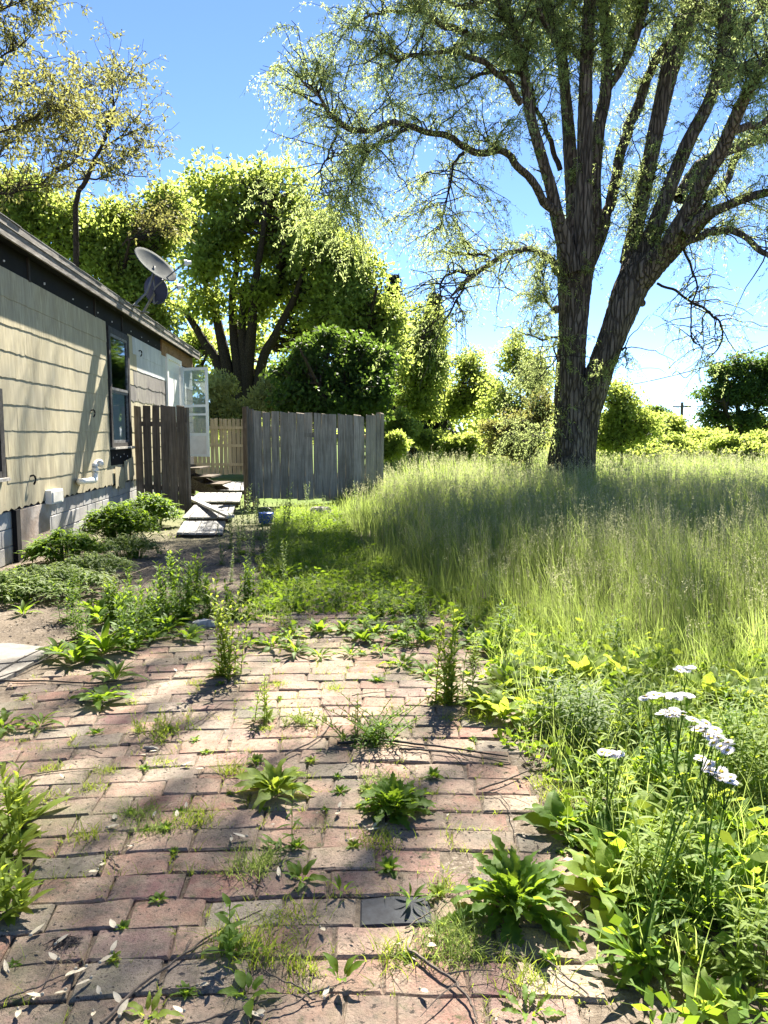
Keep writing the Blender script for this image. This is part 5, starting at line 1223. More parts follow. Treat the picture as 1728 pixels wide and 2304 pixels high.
# grass and moss growing in the joints of the paving
def joints():
    b = Buf(); P = []
    for (yy, cx, rz, half, z, rx, ry) in cand:
        w_ = vnoise(np.array([[cx, yy]]), 2.0, 33)[0]
        n = rg.poisson(max(0, 11*(w_+.25))) if rg.random() < .75 else rg.poisson(1.5)
        for _ in range(n):
            if rg.random() < .7: q = [cx+rg.uniform(-.5, .5)*BL, yy-BW/2+rg.normal()*.005]
            else: q = [cx-BL/2, yy+rg.uniform(-.5, .5)*BW]
            P.append([q[0], q[1], -.012])
    P = np.array(P); P = np.repeat(P, 4, 0)+rg.normal(size=(len(P)*4, 3))*[.008, .006, 0]
    blades(b, P, rg.uniform(.012, .055, len(P)), .0028, rg.uniform(.3, 1.4, len(P)), 3, np.clip(rg.random(len(P)), 0, 1))
    tag(obj('joint_grass', b, M_YWEED), 'fine grass growing in the joints of the brick path', 'grass', kind='stuff')
    b = Buf(); k = 2600; i = rg.integers(0, len(P), k)
    blades(b, P[i]+rg.normal(size=(k, 3))*[.02, .02, 0]+[0, 0, .012], rg.uniform(.004, .02, k), .0025, rg.uniform(1.5, 3.5, k), 3, rg.random(k)); tag(obj('dry_grass', b, M_STRAW), 'dry straw bits in the paving joints', 'grass', kind='stuff')
joints()
# soil and debris that has washed over brick joints, and leaf litter
def litter(n, fn, mt, name, lab, L=.022, W=.010, region=(1.4, 12)):
    X, Y = scatter(n, *region, wide=.56, add=.2); m = fn(X, Y); X, Y = X[m], Y[m]; k = len(X)
    ip = inpath(X, Y); P = np.stack([X, Y, np.where(ip, .004, groundz(X, Y)+.004)+rg.random(k)*.006], -1)
    D = np.stack([rg.normal(size=k), rg.normal(size=k), rg.normal(size=k)*.12], -1); b = Buf(); sc = rg.uniform(.4, 1.6, k)
    leaves(b, P, D, L*sc, W*sc, rg.random(k)); tag(obj(name, b, mt), lab, 'leaf litter', kind='stuff')
M_LITTER = leafmat('dead_leaf', (.08, .06, .045), (.20, .16, .12), (.42, .38, .32), trans=(.3, .25, .18), tf=.1)
litter(9000, lambda X, Y: (X < .7) & (Y > 5.2) | (X < -2.0), M_LITTER, 'leaf_litter', 'dead leaf bits on the dirt beside the house')
litter(16000, lambda X, Y: (X < .65) & (Y < 6) & (vnoise(np.stack([X, Y], -1), 2.4, 91) > rg.random(len(X))*2-1.2), M_LITTER, 'leaf_litter', 'small dead leaf bits on the brick path', .013, .006)
litter(9000, lambda X, Y: (X > .5) & (X < 2.2) & (Y < 5), M_LITTER, 'leaf_litter', 'dead leaves under the weeds right of the brick path', .035, .012)
# fine branching rootlets/twigs
def twig(label, pts, r_, group='fallen twigs on the ground', name='twig', m_=None, forks=2, seed=0):
    q = spline(np.array(pts), 26); r0 = np.random.default_rng(seed); q[:, :2] += np.cumsum(r0.normal(size=(26, 2))*.003, 0)
    b = Buf(); tubes(b, q, np.linspace(r_, r_*.45, 26), 6)
    for f in range(forks):
        i = r0.integers(6, 22); d = unit(q[i+1]-q[i]); s = np.array([-d[1], d[0], 0])*r0.choice([-1, 1]); e = q[i]+(d*.7+s*.7)*r0.uniform(.05, .16)
        tubes(b, spline(np.array([q[i], (q[i]+e)/2+[0, 0, .008], e]), 8), np.linspace(r_*.5, r_*.2, 8), 4)
    return tag(obj(name, b, m_ or M_TWIG, loc=(q[0][0], q[0][1], 0)), label, 'twig', group)
M_TWIG = plain('grey_brown_twig', (.10, .08, .065), rough=.9, var=.4, s=40)
M_TWIGD = plain('dark_cord', (.025, .022, .02), rough=.8, var=.3, s=30)
g_ = lambda px, py, z=.012: gp(px, py, z)
twig('long dark twig lying diagonally across the bricks at the bottom left', [g_(225, 2304), g_(300, 2230), g_(400, 2160), g_(480, 2100), g_(590, 2045)], .0048, seed=1)
twig('forked twig curving down beside the bottom grass clump', [g_(915, 2130), g_(960, 2165), g_(1010, 2200), g_(1045, 2250), g_(1070, 2304)], .0058, seed=2)
twig('pale thin stick on the sunlit bricks at the left', [g_(35, 1748), g_(120, 1735), g_(220, 1728)], .0042, m_=M_STRAW, forks=0, seed=3)
twig('dark bundle of twigs crossing the right half of the path', [g_(760, 1672), g_(860, 1668), g_(980, 1678), g_(1150, 1702)], .0075, seed=4, m_=M_TWIGD)
twig('second dark twig just below the dark bundle on the path', [g_(900, 1684), g_(1000, 1690), g_(1160, 1712)], .005, seed=5, m_=M_TWIGD)
twig('curled pale twig beside the round moss cushion', [g_(640, 1700), g_(720, 1660), g_(745, 1620), g_(722, 1585)], .0042, seed=6)
twig('thin twig in front of the left sunlit weed', [g_(430, 1632), g_(480, 1605), g_(520, 1575)], .004, seed=7)
twig('forked grey twig on the bricks left of the big dock leaves', [g_(1080, 1775), g_(1160, 1752), g_(1225, 1720), g_(1250, 1660)], .0042, seed=8)
twig('fine grey twig fork just below the other twig at the path edge', [g_(1090, 1782), g_(1130, 1790), g_(1160, 1830), g_(1180, 1880)], .003, seed=9)
twig('black cord lying over the concrete slab', [g_(0, 1512), g_(60, 1478), g_(150, 1442), g_(230, 1425)], .008, name='cord', m_=M_TWIGD, forks=1, seed=10)
twig('second black cord below the first on the slab edge', [g_(0, 1524), g_(60, 1500), g_(130, 1468), g_(180, 1450)], .006, name='cord', m_=M_TWIGD, forks=0, seed=11)
twig('black cord along the lower slab edge', [g_(0, 1532), g_(90, 1533), g_(200, 1536), g_(300, 1528)], .006, name='cord', m_=M_TWIGD, forks=0, seed=12)
twig('bent dry stem arching over the dirt near the house', [g_(262, 1330, .02), g_(268, 1300, .22), g_(290, 1290, .28), g_(360, 1266, .02)], .004, m_=M_STRAW, forks=0, seed=13)
for k, (px, py, a, l) in enumerate(((330, 1650, .3, .16), (560, 1980, 2.4, .14), (960, 2050, .9, .2), (1180, 2240, 2.0, .2), (700, 2240, .5, .25), (640, 2215, 2.6, .2), (390, 2225, .1, .10), (1320, 2010, 2.7, .3), (90, 2210, .8, .2), (520, 2275, .4, .3), (180, 1690, 2.9, .22), (470, 1740, .2, .12), (250, 1930, 2.2, .15), (840, 1560, .3, .25), (1240, 2180, 2.2, .25))):
    p = g_(px, py, .008); d = np.array([math.cos(a), math.sin(a), 0])*l/2
    twig('short bit of twig lying on the bricks', [p-d, p+[0, 0, .006], p+d], .0028, group='short twig bits on the bricks', seed=20+k, forks=1)

# ------------------------------------------------------------------ winged maple seeds
M_SAMARA = mat('pale_winged_seed', m_plain, col=(.40, .35, .26), rough=.6, var=.2, s=60)
def samara():
    V, F = leafshape(.045, .016, rows=7, curl=.12, up=.12, fold=.1, petiole=0, tipw=.8, seed=3); b = Buf(); b.add(V+[0, 0, .003], F, .5)
    s = [[math.cos(a)*math.cos(c)*.006, math.sin(a)*math.cos(c)*.004, math.sin(c)*.003+.004] for c in np.linspace(-1.5, 1.5, 5) for a in np.linspace(0, 6.283, 9)]
    b.add(s, [[i*9+j, i*9+j+1, i*9+j+10, i*9+j+9] for i in range(4) for j in range(8)], .3); return b
sm = mesh_of('winged_seed', samara(), True); sm.materials.append(M_SAMARA)
SEEDS = [(125, 2128), (132, 2162), (170, 2185), (195, 2178), (225, 2170), (252, 2145), (205, 2205), (262, 2090), (70, 2108), (95, 2242), (75, 2240), (148, 2232), (228, 2240), (275, 2258), (270, 2290), (210, 2280), (40, 2275), (445, 2222), (415, 2280), (20, 2190), (145, 1752), (150, 1790), (220, 1960), (228, 1945), (300, 1905), (345, 1840), (262, 1845), (80, 1870), (520, 1885), (760, 1830), (764, 1820), (840, 1865), (825, 1870), (720, 2090), (905, 2125), (958, 2130), (960, 2110), (945, 2230), (730, 2250), (630, 1975), (555, 1885), (400, 1840), (240, 1865), (420, 1820), (355, 1690), (460, 1730), (330, 1700), (410, 1725), (340, 1510), (400, 1512), (530, 1545), (700, 1600), (1290, 1935), (1360, 1945), (780, 1895), (800, 1740), (1060, 1710), (1100, 1990), (590, 2290), (575, 2285)]
for i, (px, py) in enumerate(SEEDS):
    o = inst('maple_seed', sm, None, gp(px, py, .004), (random.uniform(-.15, .15), random.uniform(-.15, .1), random.random()*6.28), (random.uniform(.55, 1.15), random.uniform(.6, 1.25), 1.6))
    tag(o, 'pale winged maple seed lying on the bricks', 'seed', 'maple seeds fallen on the brick path')

# ------------------------------------------------------------------ weeds one by one
def leaf_mesh(name, mt, **k):
    V, F = leafshape(**k); b = Buf(); t = .35+.3*random.random(); tt = np.full(len(V), t); tt[1::3] += .25; b.add(V, F, tt); me = mesh_of(name, b, True); me.materials.append(mt); return me
DOCK = [leaf_mesh('leaf', M_WEED, L=1, W=.30, rows=13, curl=.45+.1*i, fold=.25, wave=.10, up=.3, petiole=.15, tipw=.55, seed=i) for i in range(4)]
DOCKY = [leaf_mesh('leaf', M_YWEED, L=1, W=.28, rows=13, curl=.45+.1*i, fold=.25, wave=.12, serr=.12, up=.3, petiole=.15, tipw=.6, seed=10+i) for i in range(4)]
SERR = [leaf_mesh('leaf', M_WEED, L=1, W=.25, rows=19, curl=.35+.1*i, fold=.3, wave=.14, serr=.42, up=.25, petiole=.1, tipw=1.1, seed=20+i) for i in range(4)]
LANCE = [leaf_mesh('leaf', M_WEED, L=1, W=.20, rows=9, curl=.5+.1*i, fold=.35, wave=.02, up=.3, petiole=.08, tipw=.8, seed=30+i) for i in range(4)]
OVAL = [leaf_mesh('leaf', M_WEED, L=1, W=.33, rows=11, curl=.5, fold=.25, wave=.07, up=.3, petiole=.22, tipw=.75, seed=40+i) for i in range(3)]
def rosette(name, label, cat, loc, n, L, meshes, tilt=(.1, 1.1), group=None, rnd=.25, seed=0, sw=1.0):
    r = random.Random(seed); t = thing(name, label, cat, tuple(loc), group)
    for i in range(n):
        f = i/n; az = i*2.39996+r.uniform(-.3, .3); ti = tilt[0]+(tilt[1]-tilt[0])*f+r.uniform(-.12, .12); l = L*(1-.30*f)*r.uniform(1-rnd, 1+rnd*.5)
        inst('leaf', r.choice(meshes), t, np.array(loc)+[.01*math.cos(az), .01*math.sin(az), .004+.01*f], (r.uniform(-.4, .4), -ti, az), (l, l*sw, l))
    return t
def P_(px, py): return gp(px, py, -.004)
rosette('rosette_weed', 'bright yellow-green broad-leaved weed standing in full sun in the middle of the path', 'weed', P_(617, 1785), 28, .20, DOCKY, (.05, 1.15), seed=1)
rosette('rosette_weed', 'round bushy dark green weed right of the bright broad-leaved one', 'weed', P_(885, 1825), 60, .175, SERR, (.0, 1.25), seed=2, sw=1.3)
rosette('rosette_weed', 'big weed with jagged upright leaves near the right edge of the bricks', 'weed', P_(1160, 2050), 64, .25, SERR, (.0, 1.35), seed=3, sw=.95)
rosette('dock_weed', 'broad-leaved dock overhanging the right edge of the path', 'weed', P_(1262, 1870), 13, .20, DOCK, (.15, 1.1), seed=4, sw=1.25)
rosette('plantain_weed', 'two-leaved upright seedling at the bottom centre of the path', 'weed', P_(765, 2215), 5, .085, OVAL, (.9, 1.2), seed=5)
rosette('plantain_weed', 'small oval-leaved rosette at the foot of the bottom left weed clump', 'weed', P_(560, 2250), 9, .085, OVAL, (.2, 1.0), seed=6)
rosette('plantain_weed', 'low shaded weed with a few upright leaves below the thin seedling', 'weed', P_(678, 1985), 10, .095, DOCK, (.25, 1.1), seed=7)
rosette('plantain_weed', 'tiny upright-leaved weed at the top left corner of the slate brick', 'weed', P_(770, 2010), 7, .065, LANCE, (.4, 1.2), seed=8)
rosette('plantain_weed', 'tiny weed at the right end of the slate brick', 'weed', P_(925, 2030), 8, .075, LANCE, (.3, 1.2), seed=9)
rosette('plantain_weed', 'small weed sprouting between bricks at the lower right of the path', 'weed', P_(1190, 2290), 9, .09, SERR, (.2, 1.0), seed=10)
rosette('plantain_weed', 'pale-leaved weed at the bottom edge left of centre', 'weed', P_(330, 2295), 8, .08, DOCKY, (.3, 1.1), seed=11)
rosette('rosette_weed', 'flat-leaved dark weed in the shade at the left of the path', 'weed', P_(230, 1578), 16, .20, DOCK, (.1, .8), seed=12)
rosette('rosette_weed', 'small dark weed on the bricks near the left edge', 'weed', P_(90, 1635), 11, .13, LANCE, (.2, .9), seed=13)
rosette('rosette_weed', 'jagged-leaved weed at the left edge in half shade', 'weed', P_(10, 1640), 12, .17, SERR, (.2, .9), seed=14)
for i, (px, py, l, n, ms) in enumerate(((170, 1490, .28, 20, LANCE), (235, 1470, .30, 22, LANCE), (130, 1475, .20, 14, LANCE), (260, 1530, .20, 16, LANCE), (300, 1440, .25, 18, SERR), (330, 1400, .22, 16, DOCK), (380, 1415, .22, 16, LANCE))):
    rosette('rosette_weed', ['lance-leaved rosette in the left weed patch beside the concrete slab', 'largest lance-leaved rosette of the left weed patch', 'small lance-leaved rosette right on the slab edge', 'lance-leaved rosette hanging down onto the bricks from the left weed patch', 'jagged-leaved plant inside the left weed patch', 'broad-leaved plant at the back of the left weed patch', 'lance-leaved plant at the right end of the left weed patch'][i], 'weed', P_(px, py), n, l, ms, (.15, 1.15), seed=30+i)
for i, (px, py, l) in enumerate(((610, 1455, .2), (665, 1470, .18), (560, 1450, .16), (790, 1475, .13), (905, 1500, .18), (960, 1520, .18), (860, 1470, .12), (720, 1480, .12), (650, 1435, .16))):
    rosette('rosette_weed', ['dark rosette left of centre at the far end of the bricks', 'second dark rosette at the far end of the bricks, right beside the first', 'small rosette between the left sunlit weed and the far dark rosettes', 'small rosette on the far bricks near the middle', 'flat rosette left of the right-hand sunlit tall weed', 'flat rosette touching the right-hand sunlit tall weed', 'little rosette on the far bricks right of the middle', 'little rosette on the far bricks in the middle', 'rosette half hidden behind the far dark pair'][i], 'weed', P_(px, py), 13, l, [SERR, LANCE][i % 2], (.1, 1.0), seed=50+i)

def stalk_weed(name, label, cat, loc, nst, H, ll, lw, per, mt, lean=.12, group=None, seed=0, up=.6, spread=.03, base_n=10, stemr=.003, topsmall=.5, smt=None):
    """stalks with narrow leaves all the way up"""
    r = np.random.default_rng(seed); t = thing(name, label, cat, tuple(loc), group); loc = np.array(loc); sb = Buf(); lb = Buf()
    ll *= 1.15; lw *= 1.35; per = int(per*1.35)
    V0, F0 = leafshape(L=1, W=lw/ll, rows=7, curl=.35, up=0.0, fold=.3, petiole=.05, tipw=.8, seed=1)
    for s in range(nst):
        a = r.random()*6.28; h = H*r.uniform(.65, 1); p0 = loc+[r.normal()*spread, r.normal()*spread, -.01]; d = np.array([math.cos(a), math.sin(a), 0])*h*lean*r.uniform(.3, 1.4)
        q = spline(np.array([p0, p0+d*.35+[0, 0, h*.5], p0+d+[0, 0, h]]), 14); tubes(sb, q, np.linspace(stemr, stemr*.4, 14), 5)
        for k in range(per):
            f = (k+.5)/per; i = f*13; i0 = int(i); P = q[i0]+(q[min(i0+1, 13)]-q[i0])*(i-i0); az = k*2.4+s; l = ll*(1-(1-topsmall)*f)*r.uniform(.75, 1.2)
            lb.add(place(V0, az, l, P, up+r.normal()*.2+.3*f), F0, np.clip(.25+.5*f+r.normal()*.12, 0, 1))
    for k in range(base_n):
        lb.add(place(V0, r.random()*6.28, ll*r.uniform(.8, 1.6), loc+[r.normal()*.02, r.normal()*.02, 0], r.uniform(.2, .9)), F0, r.random())
    obj('stems', sb, smt or mt, t, smooth=True); obj('foliage', lb, mt, t, smooth=True); return t
stalk_weed('tall_weed', 'left one of the two tall sunlit yellow-green weeds standing alone on the bricks', 'weed', P_(508, 1520), 11, .62, .075, .017, 22, M_YWEED, seed=1, lean=.15)
stalk_weed('tall_weed', 'right one of the two tall sunlit yellow-green weeds, at the edge of the weeds', 'weed', P_(1003, 1582), 11, .56, .075, .017, 20, M_YWEED, seed=2, lean=.15)
stalk_weed('seedling', 'single-stemmed young weed with paired leaves in the shade at the bottom left of centre', 'weed', P_(510, 2145), 1, .235, .052, .017, 12, M_WEED, seed=3, up=.5, lean=.03, stemr=.0025, topsmall=.7)
stalk_weed('seedling', 'thin dark-stemmed seedling with one tall stalk below the bright broad-leaved weed', 'weed', P_(624, 1900), 1, .27, .045, .008, 11, M_WEED, seed=4, up=.1, lean=.02, stemr=.002, topsmall=1.)
stalk_weed('feathery_weed', 'light green feathery weed on the bricks between the two tall sunlit ones', 'weed', P_(598, 1620), 4, .27, .05, .010, 22, M_YWEED, seed=5, up=.5, lean=.2)
stalk_weed('feathery_weed', 'broad ferny bush in the centre of the path', 'weed', P_(838, 1668), 22, .21, .04, .008, 22, M_WEED, seed=6, up=.5, lean=1.0, spread=.05)
stalk_weed('cushion_weed', 'low round sunlit cushion of fine leaves near the curled twig', 'weed', P_(690, 1625), 30, .075, .02, .006, 12, M_YWEED, seed=7, up=.5, lean=1.4, spread=.05, stemr=.0015)
stalk_weed('cushion_weed', 'fine-leaved grassy cushion left of the middle', 'weed', P_(362, 1650), 34, .09, .035, .004, 9, M_YWEED, seed=8, up=.8, lean=1.2, spread=.07, stemr=.0015)
for i, (px, py, H, n, mt) in enumerate(((15, 1930, .40, 4, M_YWEED), (-30, 1990, .42, 4, M_YWEED), (60, 1860, .20, 4, M_YWEED), (5, 2060, .22, 3, M_YWEED))):
    stalk_weed('tall_weed', ['lance-leaved sunlit weed leaning in from the left edge', 'tall leafy weed cut off by the left edge', 'short leafy weed at the left edge of the bricks', 'low leafy weed at the left edge near the bottom'][i], 'weed', P_(px, py), n, H, .10, .022, 14, mt, seed=20+i, up=.7)
for i, (px, py, H, n, mt) in enumerate(((395, 1380, .55, 7, M_WEED), (420, 1395, .5, 7, M_WEED), (365, 1370, .45, 6, M_WEED), (300, 1395, .5, 3, M_WEED), (255, 1400, .35, 6, M_WEED), (470, 1385, .4, 5, M_WEED), (560, 1350, .4, 6, M_WEED), (300, 1460, .42, 3, M_WEED), (440, 1350, .45, 6, M_WEED), (520, 1390, .3, 5, M_WEED), (280, 1430, .4, 5, M_WEED), (335, 1410, .45, 5, M_WEED))):
    stalk_weed('tall_weed', 'leafy upright green weed in the patch behind the left rosettes', 'weed', P_(px, py), n, H, .08, .02, 18, mt, seed=40+i, group='upright weeds in the left patch')
# tall pale leafy weeds before the fence
r0 = random.Random(4)
pale = [stalk_weed('leafy_weed', 'tall pale leafy weed before the fence and the walkway', 'weed', (0, 0, 0), 3, .95, .085, .024, 24, M_PALE, seed=60+i, group='tall pale weeds before the fence', up=.55) for i in range(3)]
spots = [(520, 1235, .9), (548, 1215, 1.0), (570, 1250, .8), (600, 1205, .9), (590, 1240, .8), (625, 1260, .7), (650, 1190, 1.0), (535, 1265, .8), (560, 1290, .7), (660, 1240, .7), (610, 1295, .6), (500, 1270, .6), (575, 1180, .8), (700, 1215, .6), (640, 1310, .55), (680, 1270, .6), (520, 1310, .5), (765, 1190, .6), (730, 1165, .8), (800, 1160, .8), (690, 1155, .9), (560, 1180, 1.0), (585, 1215, 1.0), (612, 1225, .9), (640, 1215, .9), (540, 1245, .9), (820, 1185, .6), (705, 1240, .6)]
for i, (px, py, s) in enumerate(spots):
    p = gp(px, py, 0)
    if i < 3: pale[i].location = tuple(p); pale[i].scale = (s*.8,)*3
    else: copy_thing(pale[i % 3], p, r0.random()*6, s*r0.uniform(.65, .95))
# grass tufts on the bricks
def tuft(label, loc, n, H, mt, seed, group='grass tufts in the brick joints', spread=.03, name='grass_tuft'):
    global rg
    B = np.stack([loc[0]+rg.normal(size=n)*spread, loc[1]+rg.normal(size=n)*spread*.8, np.full(n, -.008)], -1)
    b = Buf(); blades(b, B, H*rg.uniform(.4, 1.1, n), .0034, rg.uniform(.3, 1.7, n), 4, np.clip(rg.random(n), 0, 1))
    return tag(obj(name, b, mt, loc=(loc[0], loc[1], 0)), label, 'grass', group)
T = [(190, 1890, 90, .09, 'grass tuft with a small stalk in the joints at the left'), (310, 1835, 160, .07, 'dark wide grass tuft in the shade left of the sunlit one'), (345, 1870, 150, .07, 'dark grass tuft in front of the wide one'), (440, 1845, 170, .07, 'sunlit straw-coloured grass tuft left of the bright broad-leaved weed'),
     (105, 1800, 120, .06, 'sunlit grass patch near the left edge'), (205, 1775, 70, .06, 'small dark tuft on the left sunlit bricks'), (850, 1895, 120, .06, 'half dry tuft below the bushy dark weed'), (1025, 2110, 220, .085, 'big dense dark grass clump near the lower right of the path'), (1030, 2150, 160, .07, 'front half of the dark grass clump at the lower right'),
     (900, 2150, 110, .08, 'straggly tuft left of the big lower clump'), (560, 1960, 130, .09, 'soft grass tuft beside the thin seedling stalk'), (600, 1940, 90, .08, 'small grass tuft to the right under the seedling stalk'), (115, 1730, 90, .05, 'thin bright grass strip on the left sunlit bricks'), (245, 1735, 90, .05, 'sparse bright tuft on the sunlit bricks'),
     (365, 1715, 60, .05, 'little tuft beside a pale chip of stone'), (520, 1740, 90, .11, 'dry upright tuft left of the bright weed'), (440, 1480, 60, .05, 'small tuft left of the left tall weed'), (440, 1535, 50, .04, 'flat light tuft in front of the left tall weed'), (540, 2120, 160, .09, 'grassy clump at the foot of the young weed'), (600, 2150, 130, .08, 'grassy clump right of the young weed'),
     (690, 2180, 70, .06, 'straggly tuft at the bottom centre'), (660, 2060, 110, .06, 'mixed tuft left of the slate brick'), (1000, 1990, 50, .06, 'small dry tuft left of the big jagged weed'), (1180, 2200, 110, .07, 'grass patch near the lower right corner of the bricks'), (1260, 1800, 140, .08, 'sunlit tuft at the right edge of the bricks'), (1230, 1760, 100, .06, 'sunlit tuft above it at the right edge of the bricks'),
     (590, 1640, 60, .05, 'tuft at the foot of the feathery weed'), (860, 1760, 100, .08, 'soft dark tuft above the bushy weed'), (155, 2170, 40, .04, 'nearly dead tuft at the left'), (410, 1960, 30, .03, 'tiny dead tuft on the left bricks'), (750, 1550, 80, .06, 'sunlit low tuft on the far bricks'), (630, 1540, 60, .05, 'thin tuft on the far bricks'), (1085, 1620, 120, .10, 'tuft at the foot of the right tall weed'), (1010, 1620, 60, .06, 'short grass under the right tall weed')]
for i, (px, py, n, H, lab) in enumerate(T):
    tuft(lab, gp(px, py), n, H, (M_STRAW if i in (28, 29) else M_GRASS if i in (1, 2, 7, 8, 10, 11, 27) else M_YWEED), i, spread=.028 if n < 100 else .045)
# dry tangled roots bunch
b = Buf(); p = gp(160, 2110, .0); k = 60; a = rg.uniform(-2.6, -.6, k); l = rg.uniform(.02, .075, k)
C = np.array([spline(np.array([p+[rg.normal()*.02, 0, 0], p+[math.cos(x)*q*.6+rg.normal()*.01, math.sin(x)*q*.6, .012], p+[math.cos(x)*q+rg.normal()*.01, math.sin(x)*q, .002]]), 6) for x, q in zip(a, l)])
tubes(b, C, np.full((k, 6), .0011), 3, cap=False); tag(obj('dried_root_tuft', b, M_TWIG, loc=(p[0], p[1], 0)), 'brown tangle of dried roots on the bricks at the lower left', 'roots')
# stone chips
def stone(label, loc, s, m_, group=None, name='stone'):
    r = np.random.default_rng(int(loc[0]*100) % 97); K = 9; V = []
    for c in np.linspace(-1.5, 1.5, 6):
        for a in np.linspace(0, 2*math.pi, K, endpoint=False): V.append([math.cos(a)*math.cos(c)*s[0], math.sin(a)*math.cos(c)*s[1], math.sin(c)*s[2]])
    V = np.array(V)*(1+.12*r.normal(size=(len(V), 1)))+np.array(loc)+[0, 0, s[2]*.7]
    b = Buf(); b.add(V, [[i*K+j, i*K+(j+1) % K, (i+1)*K+(j+1) % K, (i+1)*K+j] for i in range(5) for j in range(K)], .5); b.F.append(np.array([[0, k, k+1, k+1] for k in range(1, K-1)]+[[5*K, 5*K+k, 5*K+k+1, 5*K+k+1] for k in range(1, K-1)]))
    return tag(obj(name, b, m_, loc=(loc[0], loc[1], 0)), label, 'stone', group)
stone('flat pale stone chip lying on the sunlit bricks', gp(338, 1686), (.035, .014, .009), M_CONC)
stone('pale rounded stone in the grass before the fence', gp(722, 1160), (.22, .12, .10), M_CONC)
stone('whitish stone lump in the weeds left of the far rosettes', gp(460, 1412), (.09, .04, .04), M_SIDEW)
# blue plastic thing before the fence
b = Buf(); p = gp(598, 1178); q = np.array([[p[0], p[1], z] for z in (0.0, .01, .08, .10, .17, .18)]); tubes(b, q, np.array([.09, .115, .12, .125, .13, .12]), 14)
bk = thing('bucket', 'blue plastic bucket hidden among the weeds before the grey fence', 'bucket', (p[0], p[1], 0)); obj('shell', b, plain('blue_plastic', (.02, .07, .35), rough=.4, var=.1), bk, smooth=True)
b = Buf(); tubes(b, np.array([[p[0]+.128*math.cos(a), p[1]+.02, .17+.09*math.sin(a)] for a in np.linspace(0, math.pi, 14)]), np.full(14, .004), 5); obj('handle', b, M_STEEL, bk)
# ------------------------------------------------------------------ shrubs and plants by the house wall
def mound(name, label, cat, loc, rx, ry, h, n, ll, lw, mt, seed=0, group=None, up=.6):
    r = np.random.default_rng(seed); loc = np.array(loc); t = thing(name, label, cat, tuple(loc), group); V0, F0 = leafshape(L=1, W=lw/ll, rows=5, curl=.5, up=0., fold=.3, petiole=.05, tipw=.8, seed=2)
    lb = Buf(); sb = Buf(); k = n//9; Cs = []
    for i in range(k):
        a = r.random()*6.28; e = r.random()**.5; top_ = loc+[math.cos(a)*rx*e, math.sin(a)*ry*e, h*(1-.55*e*e)*r.uniform(.75, 1.05)]
        Cs.append(spline(np.array([loc+[math.cos(a)*rx*e*.4, math.sin(a)*ry*e*.4, -.01], (loc+top_)/2+[0, 0, .03], top_]), 7))
        for j in range(9):
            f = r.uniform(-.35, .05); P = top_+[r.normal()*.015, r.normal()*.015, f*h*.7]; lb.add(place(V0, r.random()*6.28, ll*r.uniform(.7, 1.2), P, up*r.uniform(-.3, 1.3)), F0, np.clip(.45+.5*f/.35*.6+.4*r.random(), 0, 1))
    tubes(sb, np.array(Cs), np.full((k, 7), .003), 4, cap=False); obj('stems', sb, M_WEED, t); obj('foliage', lb, mt, t, smooth=True); return t
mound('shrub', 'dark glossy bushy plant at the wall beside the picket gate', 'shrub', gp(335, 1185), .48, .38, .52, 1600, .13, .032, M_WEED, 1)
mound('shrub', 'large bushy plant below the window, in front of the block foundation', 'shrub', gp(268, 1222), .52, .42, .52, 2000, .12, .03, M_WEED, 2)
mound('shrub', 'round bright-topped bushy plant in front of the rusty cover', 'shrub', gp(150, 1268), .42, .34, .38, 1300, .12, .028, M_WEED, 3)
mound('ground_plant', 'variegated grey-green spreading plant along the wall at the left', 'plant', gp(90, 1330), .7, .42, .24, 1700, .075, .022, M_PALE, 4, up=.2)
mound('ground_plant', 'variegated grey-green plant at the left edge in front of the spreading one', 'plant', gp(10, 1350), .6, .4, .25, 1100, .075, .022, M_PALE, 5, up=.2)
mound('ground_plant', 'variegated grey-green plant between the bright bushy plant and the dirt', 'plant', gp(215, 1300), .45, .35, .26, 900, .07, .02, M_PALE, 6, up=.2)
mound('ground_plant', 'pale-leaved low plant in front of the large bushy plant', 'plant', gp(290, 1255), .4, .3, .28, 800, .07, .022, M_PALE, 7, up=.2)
rosette('rosette_weed', 'small green rosette on the dirt before the variegated plants', 'weed', P_(52, 1385), 9, .18, LANCE, (.3, 1.1), seed=70)
# ------------------------------------------------------------------ dense weeds right of the path
yarrow_spots = []
M_FLOWER = plain('white_petal', (.80, .78, .82), rough=.6, var=.05, s=80)
M_DISCF = plain('yellow_flower_centre', (.55, .42, .05), rough=.8)
def flower_mesh():
    b = Buf(); n = 26
    for k in range(n):
        a = k*6.283/n; d = np.array([math.cos(a), math.sin(a), 0]); s = np.array([-d[1], d[0], 0]); V = [s*.0006, d*.6+s*.10+[0, 0, .10], d*1.0+[0, 0, .06], d*.6-s*.10+[0, 0, .10]]
        b.add(np.array(V), [[0, 1, 2, 3]], .5)
    return b
fl = mesh_of('flower', flower_mesh()); fl.materials.append(M_FLOWER)
fc = Buf(); tubes(fc, np.array([[0, 0, .02], [0, 0, .10], [0, 0, .16]]), np.array([.2, .3, .15]), 8); fc = mesh_of('flower_centre', fc, True); fc.materials.append(M_DISCF)
